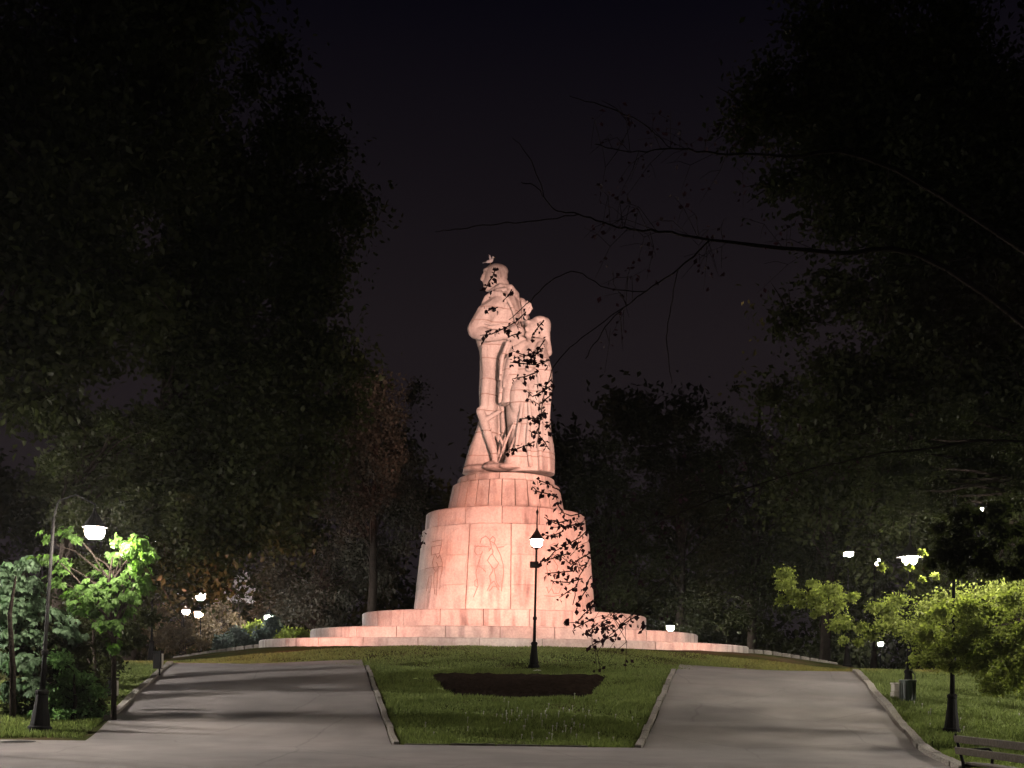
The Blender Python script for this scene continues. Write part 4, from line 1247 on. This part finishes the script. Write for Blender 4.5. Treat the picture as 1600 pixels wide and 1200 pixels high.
# left chestnut by the lamp: large palmate leaves, each its own object
def palmate(name, m, s=1.0, seed=0):
    rr = random.Random(seed); mb = MB()
    for k, (an, L) in enumerate(((-1.35, .55), (-.7, .85), (0, 1.0), (.7, .85), (1.35, .55))):
        an += rr.uniform(-.1, .1); L *= s
        d = Vector((math.sin(an), math.cos(an), 0)); sd = Vector((d.y, -d.x, 0))
        w = L * .23
        dr = lambda t: Vector((0, 0, -.28 * L * t * t))
        p0 = d * .02 * s; p1 = d * L * .45 + dr(.45); p2 = d * L * .72 + dr(.72); p3 = d * L + dr(1)
        up = Vector((0, 0, .05 * L))
        mb.add([p0, p1 - sd * w * .7 + up, p2 - sd * w + up, p3, p2 + sd * w + up, p1 + sd * w * .7 + up, p1, p2],
               [(0, 6, 1), (1, 6, 7, 2), (2, 7, 3), (0, 5, 6), (6, 5, 4, 7), (7, 4, 3)])
    return mb.mesh(name, m)

def palmate_plant(name, label, cat, base, stems, rows, n_obj, n_mass, m, size, Y, dy, group=None, boughs=True, extra=()):
    o = Vector(base)
    root = thing(name, base, label, cat, group)
    for pts, r in stems: MB().tube(pts, r, 8, cap=False).build('trunk' if pts is stems[0][0] else 'limb', BARK, root, base, smooth=True)
    protos = [palmate('leaf', m, size * q, k) for k, q in enumerate((.8, 1.0, 1.2))]
    cl = pix_clumps([(a_, b_, c_ * 1.25, d_) for a_, b_, c_, d_ in rows], Y, dy)
    for a_, b_, c_, d_, y_ in extra: cl += pix_clumps([(a_, b_, c_, d_)], y_, .15)
    pts = clump_points(cl, n_obj + n_mass, .75)
    order = np.argsort(pts[:, 1]); pts = pts[order]
    def rot(p):
        # leaves hang: tip down and outwards from the stem
        out = Vector((p[0] - o.x, p[1] - o.y - .4, 0))
        an = math.atan2(-out.x, out.y) + random.uniform(-1.1, 1.1) if out.length > .05 else random.uniform(0, 6.28)
        return (random.uniform(-1.35, -.3), random.uniform(-.4, .4), an)
    for p in pts[:n_obj]:
        ob = bpy.data.objects.new('leaf', random.choice(protos)); ob.parent = root
        ob.location = Vector(p) - o; ob.rotation_euler = rot(p); COL.objects.link(ob)
    if n_mass:
        mm = MB(); pv = [[v.co.copy() for v in q.vertices] for q in protos]; pf = [[tuple(f.vertices) for f in q.polygons] for q in protos]
        from mathutils import Euler
        for p in pts[n_obj:]:
            k = random.randrange(3); R = Euler(rot(p)).to_matrix(); q = Vector(p)
            mm.add([R @ v + q for v in pv[k]], pf[k])
        mm.build('foliage', m, root, base)['kind'] = 'stuff'
    if boughs:
        bm_ = MB()
        for c in cl:
            s_ = o + Vector((0, 0, max(.4, (c[2] - o.z) * .75)))
            bm_.tube(limb_path(s_, c[:3], .05), [.03, .026, .02, .016, .011, .005], 5, cap=False)
        bm_.build('boughs', BARK, root, base)['kind'] = 'stuff'
    return root

lb2 = ground(178, 1108)
cbase = (P(178, 1100, 26.2)[0], 26.2, gz(P(178, 1100, 26.2)[0], 26.2))
palmate_plant('chestnut_tree', 'young chestnut tree with bright green leaves round the left lantern', 'tree', cbase,
     [([(cbase[0], 26.2, cbase[2] - .1), P(178, 1040, 26.2), P(176, 980, 26.1), P(168, 920, 25.9), P(176, 870, 25.7)], [.07, .06, .05, .035, .02]),
      ([P(176, 980, 26.1), P(150, 940, 25.8), P(120, 905, 25.6), P(95, 880, 25.4)], [.035, .028, .02, .01]),
      ([P(168, 920, 25.9), P(195, 880, 25.6), P(220, 850, 25.4)], [.03, .022, .01])],
     [(190, 848, 12, 1.0), (205, 862, 14, 1.4), (222, 850, 14, 1.0), (228, 872, 12, .7), (222, 905, 14, .9), (215, 930, 10, .4), (180, 872, 13, 1.0), (160, 895, 12, 1.0), (175, 918, 14, 1.2), (150, 925, 14, 1.3), (190, 905, 12, .9), (130, 915, 14, 1.0),
      (110, 925, 12, .8), (145, 955, 15, 1.3), (175, 950, 15, 1.3), (195, 955, 13, 1.0), (160, 975, 11, .8), (70, 872, 12, .7), (100, 880, 13, .9), (88, 905, 12, .7), (182, 1002, 9, .5), (178, 1012, 7, .4), (226, 915, 10, .4), (105, 830, 14, .5), (75, 840, 14, .5), (120, 840, 8, .3)],
     299, 1000, L_BRIGHT, .15, 26.0, .8, extra=[(215, 845, 12, 1.3, 25.1), (200, 860, 12, 1.2, 25.2), (228, 866, 12, 1.1, 25.2), (212, 885, 12, .9, 25.2), (226, 910, 12, .8, 25.3), (200, 930, 12, .9, 25.4), (170, 940, 14, 1.2, 25.4), (140, 935, 14, 1.2, 25.3), (120, 950, 14, 1, 25.4), (180, 975, 12, .8, 25.5)])

sb = (P(20, 1130, 26.6)[0], 26.6, gz(P(20, 1130, 26.6)[0], 26.6))
palmate_plant('chestnut_bush', 'leafy pale green bush left of the leaning lamp at the picture edge', 'bush', sb,
     [([(sb[0], sb[1], sb[2] - .1), P(20, 1040, 25.5), P(15, 960, 25.4), P(25, 900, 25.3)], [.08, .065, .05, .02])],
     [(10, 890, 16, 1), (40, 880, 13, .8), (25, 920, 18, 1.4), (52, 915, 14, 1), (5, 950, 18, 1.4), (40, 955, 18, 1.4), (60, 945, 12, .8), (15, 990, 20, 1.5), (50, 990, 18, 1.3), (5, 1030, 20, 1.2), (40, 1030, 20, 1.4), (20, 1075, 22, 1.2), (50, 1070, 16, 1), (95, 960, 14, .8), (105, 985, 15, .9), (115, 1000, 12, .6)],
     300, 1300, L_COOL, .19, 26.75, .3, boughs=True)

b = (P(110, 1120, 26.2)[0], 26.4, gz(P(110, 1120, 26.4)[0], 26.4))
tree('shrub', 'fine leaved green shrub between the leaning lamp and the dark bin', b, (b[0], b[1], b[2] + 1.1), .05,
     pix_clumps([(95, 1030, 16, 1), (110, 1060, 18, 1.2), (85, 1085, 18, 1.2), (120, 1090, 18, 1.2), (105, 1115, 20, 1.2), (140, 1105, 16, .9), (75, 1115, 16, 1), (150, 1080, 14, .7), (135, 1060, 13, .6), (155, 1118, 12, .6), (60, 1120, 14, .8)], 26.65, .25),
     10000, .10, L_MID, None, 'shrub', limbs=8)
b = (P(70, 1120, 26.9)[0], 26.95, gz(P(70, 1120, 26.9)[0], 26.95))  # added shrub, hidden by leaves, blocks light for the path's shadow band
tree('shrub', 'added dense dark shrub behind the pale bush and the leaning lamp, blocking light', b, (b[0], b[1], b[2] + 1.8), .06,
     pix_clumps([(px_, py_, 20, 1) for px_ in (20, 55, 90, 120) for py_ in (975, 1010, 1045, 1080, 1110)] + [(145, 1075, 16, .7), (150, 1105, 16, .7)], 27.0, .18),
     15000, .11, L_DARK, None, 'shrub', limbs=10)
b = (P(145, 1060, 30)[0], 30.0, gz(P(145, 1060, 30)[0], 30))
tree('shrub', 'dark bush behind the young chestnut', b, (b[0], b[1], b[2] + 2.0), .07,
     pix_clumps([(150, 1000, 22, 1), (170, 1040, 22, 1), (130, 1030, 22, 1), (110, 990, 22, 1), (150, 1070, 20, 1), (205, 985, 16, .8), (230, 965, 18, .8), (190, 1010, 16, .8), (215, 1000, 12, .5), (70, 980, 24, 1), (90, 1050, 24, 1), (60, 930, 24, 1), (120, 940, 22, 1), (180, 960, 18, .8), (140, 880, 22, .9), (100, 900, 22, .9), (200, 930, 18, .7)], 30.5, 1.0),
     11000, .14, L_DARK, None, 'shrub', limbs=12)
# upper left boughs behind the lantern
b = (-13.2, 33.0, gz(-13.2, 33))
tree('broadleaf_tree', 'dark leaning tree whose boughs hang above the left lantern', b, (-12.6, 32.5, 7.5), .25,
     pix_clumps([(60 + 190 * random.random(), 640 + 190 * random.random(), 26, 1) for k in range(34)] + [(250 + 60 * random.random(), 780 + 90 * random.random(), 18, .6) for k in range(10)], 31.5, 1.8),
     15000, .15, L_DARK, 'trees round the monument', limbs=30)

# planting round the far lamps on the left
def needle_tree(label, px_, Y_, pyt, pyb, wpx, m, n=5000, ls=.22):
    x_ = ray(px_, 1000)[0] * Y_; z0 = gz(x_, Y_); zt = EYE + (CY - pyt) / F * Y_
    r_ = wpx / F * Y_; H = zt - z0
    cl = []
    for k in range(46):
        t = k / 45; rr = r_ * (1 - t) + .1
        an = k * 2.4
        cl.append((x_ + math.cos(an) * rr * .75, Y_ + math.sin(an) * rr * .75, z0 + .3 + t * (H - .3), .25 + rr * .36, .25 + rr * rr))
    return tree('spruce_tree', label, (x_, Y_, z0), (x_, Y_, zt), .10, cl, n, ls, m, 'planting round the far lamps', limbs=20, flat=.4, droop=.7, aspect=.28)
needle_tree('pale blue spruce under the lamp left of the steps', 424, 68, 968, 1010, 26, L_BLUE, 7000, .26)
def bush(label, rows, Y_, m, n, ls, name='bush'):
    cl = pix_clumps(rows, Y_, 1.0)
    x_ = sum(c[0] for c in cl) / len(cl); z0 = gz(x_, Y_)
    zt = max(c[2] for c in cl)
    return tree(name, label, (x_, Y_, z0), (x_, Y_, max(z0 + .5, zt - .6)), .08, cl, n, ls, m, 'planting round the far lamps', name, limbs=8)
bush('bright green bush between the blue spruce and the steps', [(450, 990, 12, 1), (470, 992, 12, 1), (460, 998, 12, 1), (440, 1000, 10, 1), (482, 997, 8, .6)], 66, L_YEL, 3500, .2)
bush('low blue green bush left of the blue spruce', [(380, 1000, 14, 1), (395, 1005, 12, 1), (360, 1000, 14, 1), (345, 1005, 12, 1), (405, 992, 10, .8), (370, 988, 10, .6)], 66, L_BLUE, 4000, .22)
bush('yellow green tuft left below the spruce lamp', [(396, 980, 8, 1), (404, 976, 7, .8), (388, 984, 7, .8)], 70, L_YEL, 1400, .2)
x_ = ray(345, 1000)[0] * 74
tree('ornamental_tree', 'orange lit small tree right of the orange lamps', (x_, 74, gz(x_, 74)), (x_, 74, 4.5), .14,
     pix_clumps([(330, 960, 12, 1.2), (322, 972, 11, 1), (340, 955, 10, .8), (345, 975, 12, 1), (362, 965, 12, .8), (350, 945, 9, .5), (335, 985, 12, 1), (318, 990, 12, .8), (375, 975, 9, .4)], 74, 1.0), 4200, .22, L_BROWN, 'planting round the far lamps', limbs=9)
x_ = ray(372, 1000)[0] * 76
tree('blossom_tree', 'white blossoming tree top between the left lamps', (x_, 76, gz(x_, 76)), (x_, 76, 6.2), .14,
     pix_clumps([(372, 905, 8, .8), (382, 902, 7, .6), (366, 912, 8, .7), (380, 918, 8, .6), (352, 926, 7, .6), (360, 932, 8, .7), (390, 922, 7, .4), (345, 940, 7, .5), (370, 935, 9, .6), (388, 935, 8, .4)], 76, .8), 1700, .2, L_WHITE, 'planting round the far lamps', limbs=9)
x_ = ray(285, 1000)[0] * 62
tree('conifer', 'dark brown conifer left of the white lamp', (x_, 62, gz(x_, 62)), (x_, 62, 4.6), .16,
     pix_clumps([(262, 985, 16, 1), (285, 990, 16, 1), (300, 1000, 14, 1), (270, 1008, 14, 1), (250, 1000, 14, 1), (292, 975, 12, .8), (318, 1006, 10, .7), (240, 970, 14, .8), (225, 990, 14, .8), (255, 955, 12, .7)], 62, 1.2), 8000, .2, L_BROWN, 'planting round the far lamps', limbs=10, aspect=.3)
# thin air volume added to imitate the lens glow round the lanterns
hm_ = bpy.data.materials.new('glow_mist'); hm_.use_nodes = True
hn = hm_.node_tree; hn.nodes.clear()
ho = hn.nodes.new('ShaderNodeOutputMaterial'); hv = hn.nodes.new('ShaderNodeVolumePrincipled')
hv.inputs['Color'].default_value = (.92, .92, .95, 1); hv.inputs['Density'].default_value = .0001; hv.inputs['Anisotropy'].default_value = .8
hn.links.new(hv.outputs[0], ho.inputs['Volume'])
hz = MB().box((0, 300, 19), (2600, 2400, 50)).build('glow_haze', hm_); hz['kind'] = 'stuff'
# far wood
cl = []
for k in range(420):
    x_ = -75 + 150 * rng.uniform(); y_ = rng.uniform(108, 130)
    h = 28 + 5 * math.sin(x_ * .17) + 3 * math.sin(x_ * .41 + 1)
    z_ = -1 + rng.uniform(0, 1) * h
    cl.append((x_, y_, z_, 3.0, 1))
for k in range(150):
    cl.append((-62 + 124 * rng.uniform(), rng.uniform(102, 108), rng.uniform(-1, 9), 2.6, 1))
V_, F_ = leaf_cloud(clump_points(cl, 180000, .95), .75)
wd = bpy.data.objects.new('far_wood', np_mesh('far_wood', V_, F_, L_DARK)); link(wd)
tag(wd, 'black mass of park trees closing the view behind everything', kind='stuff')
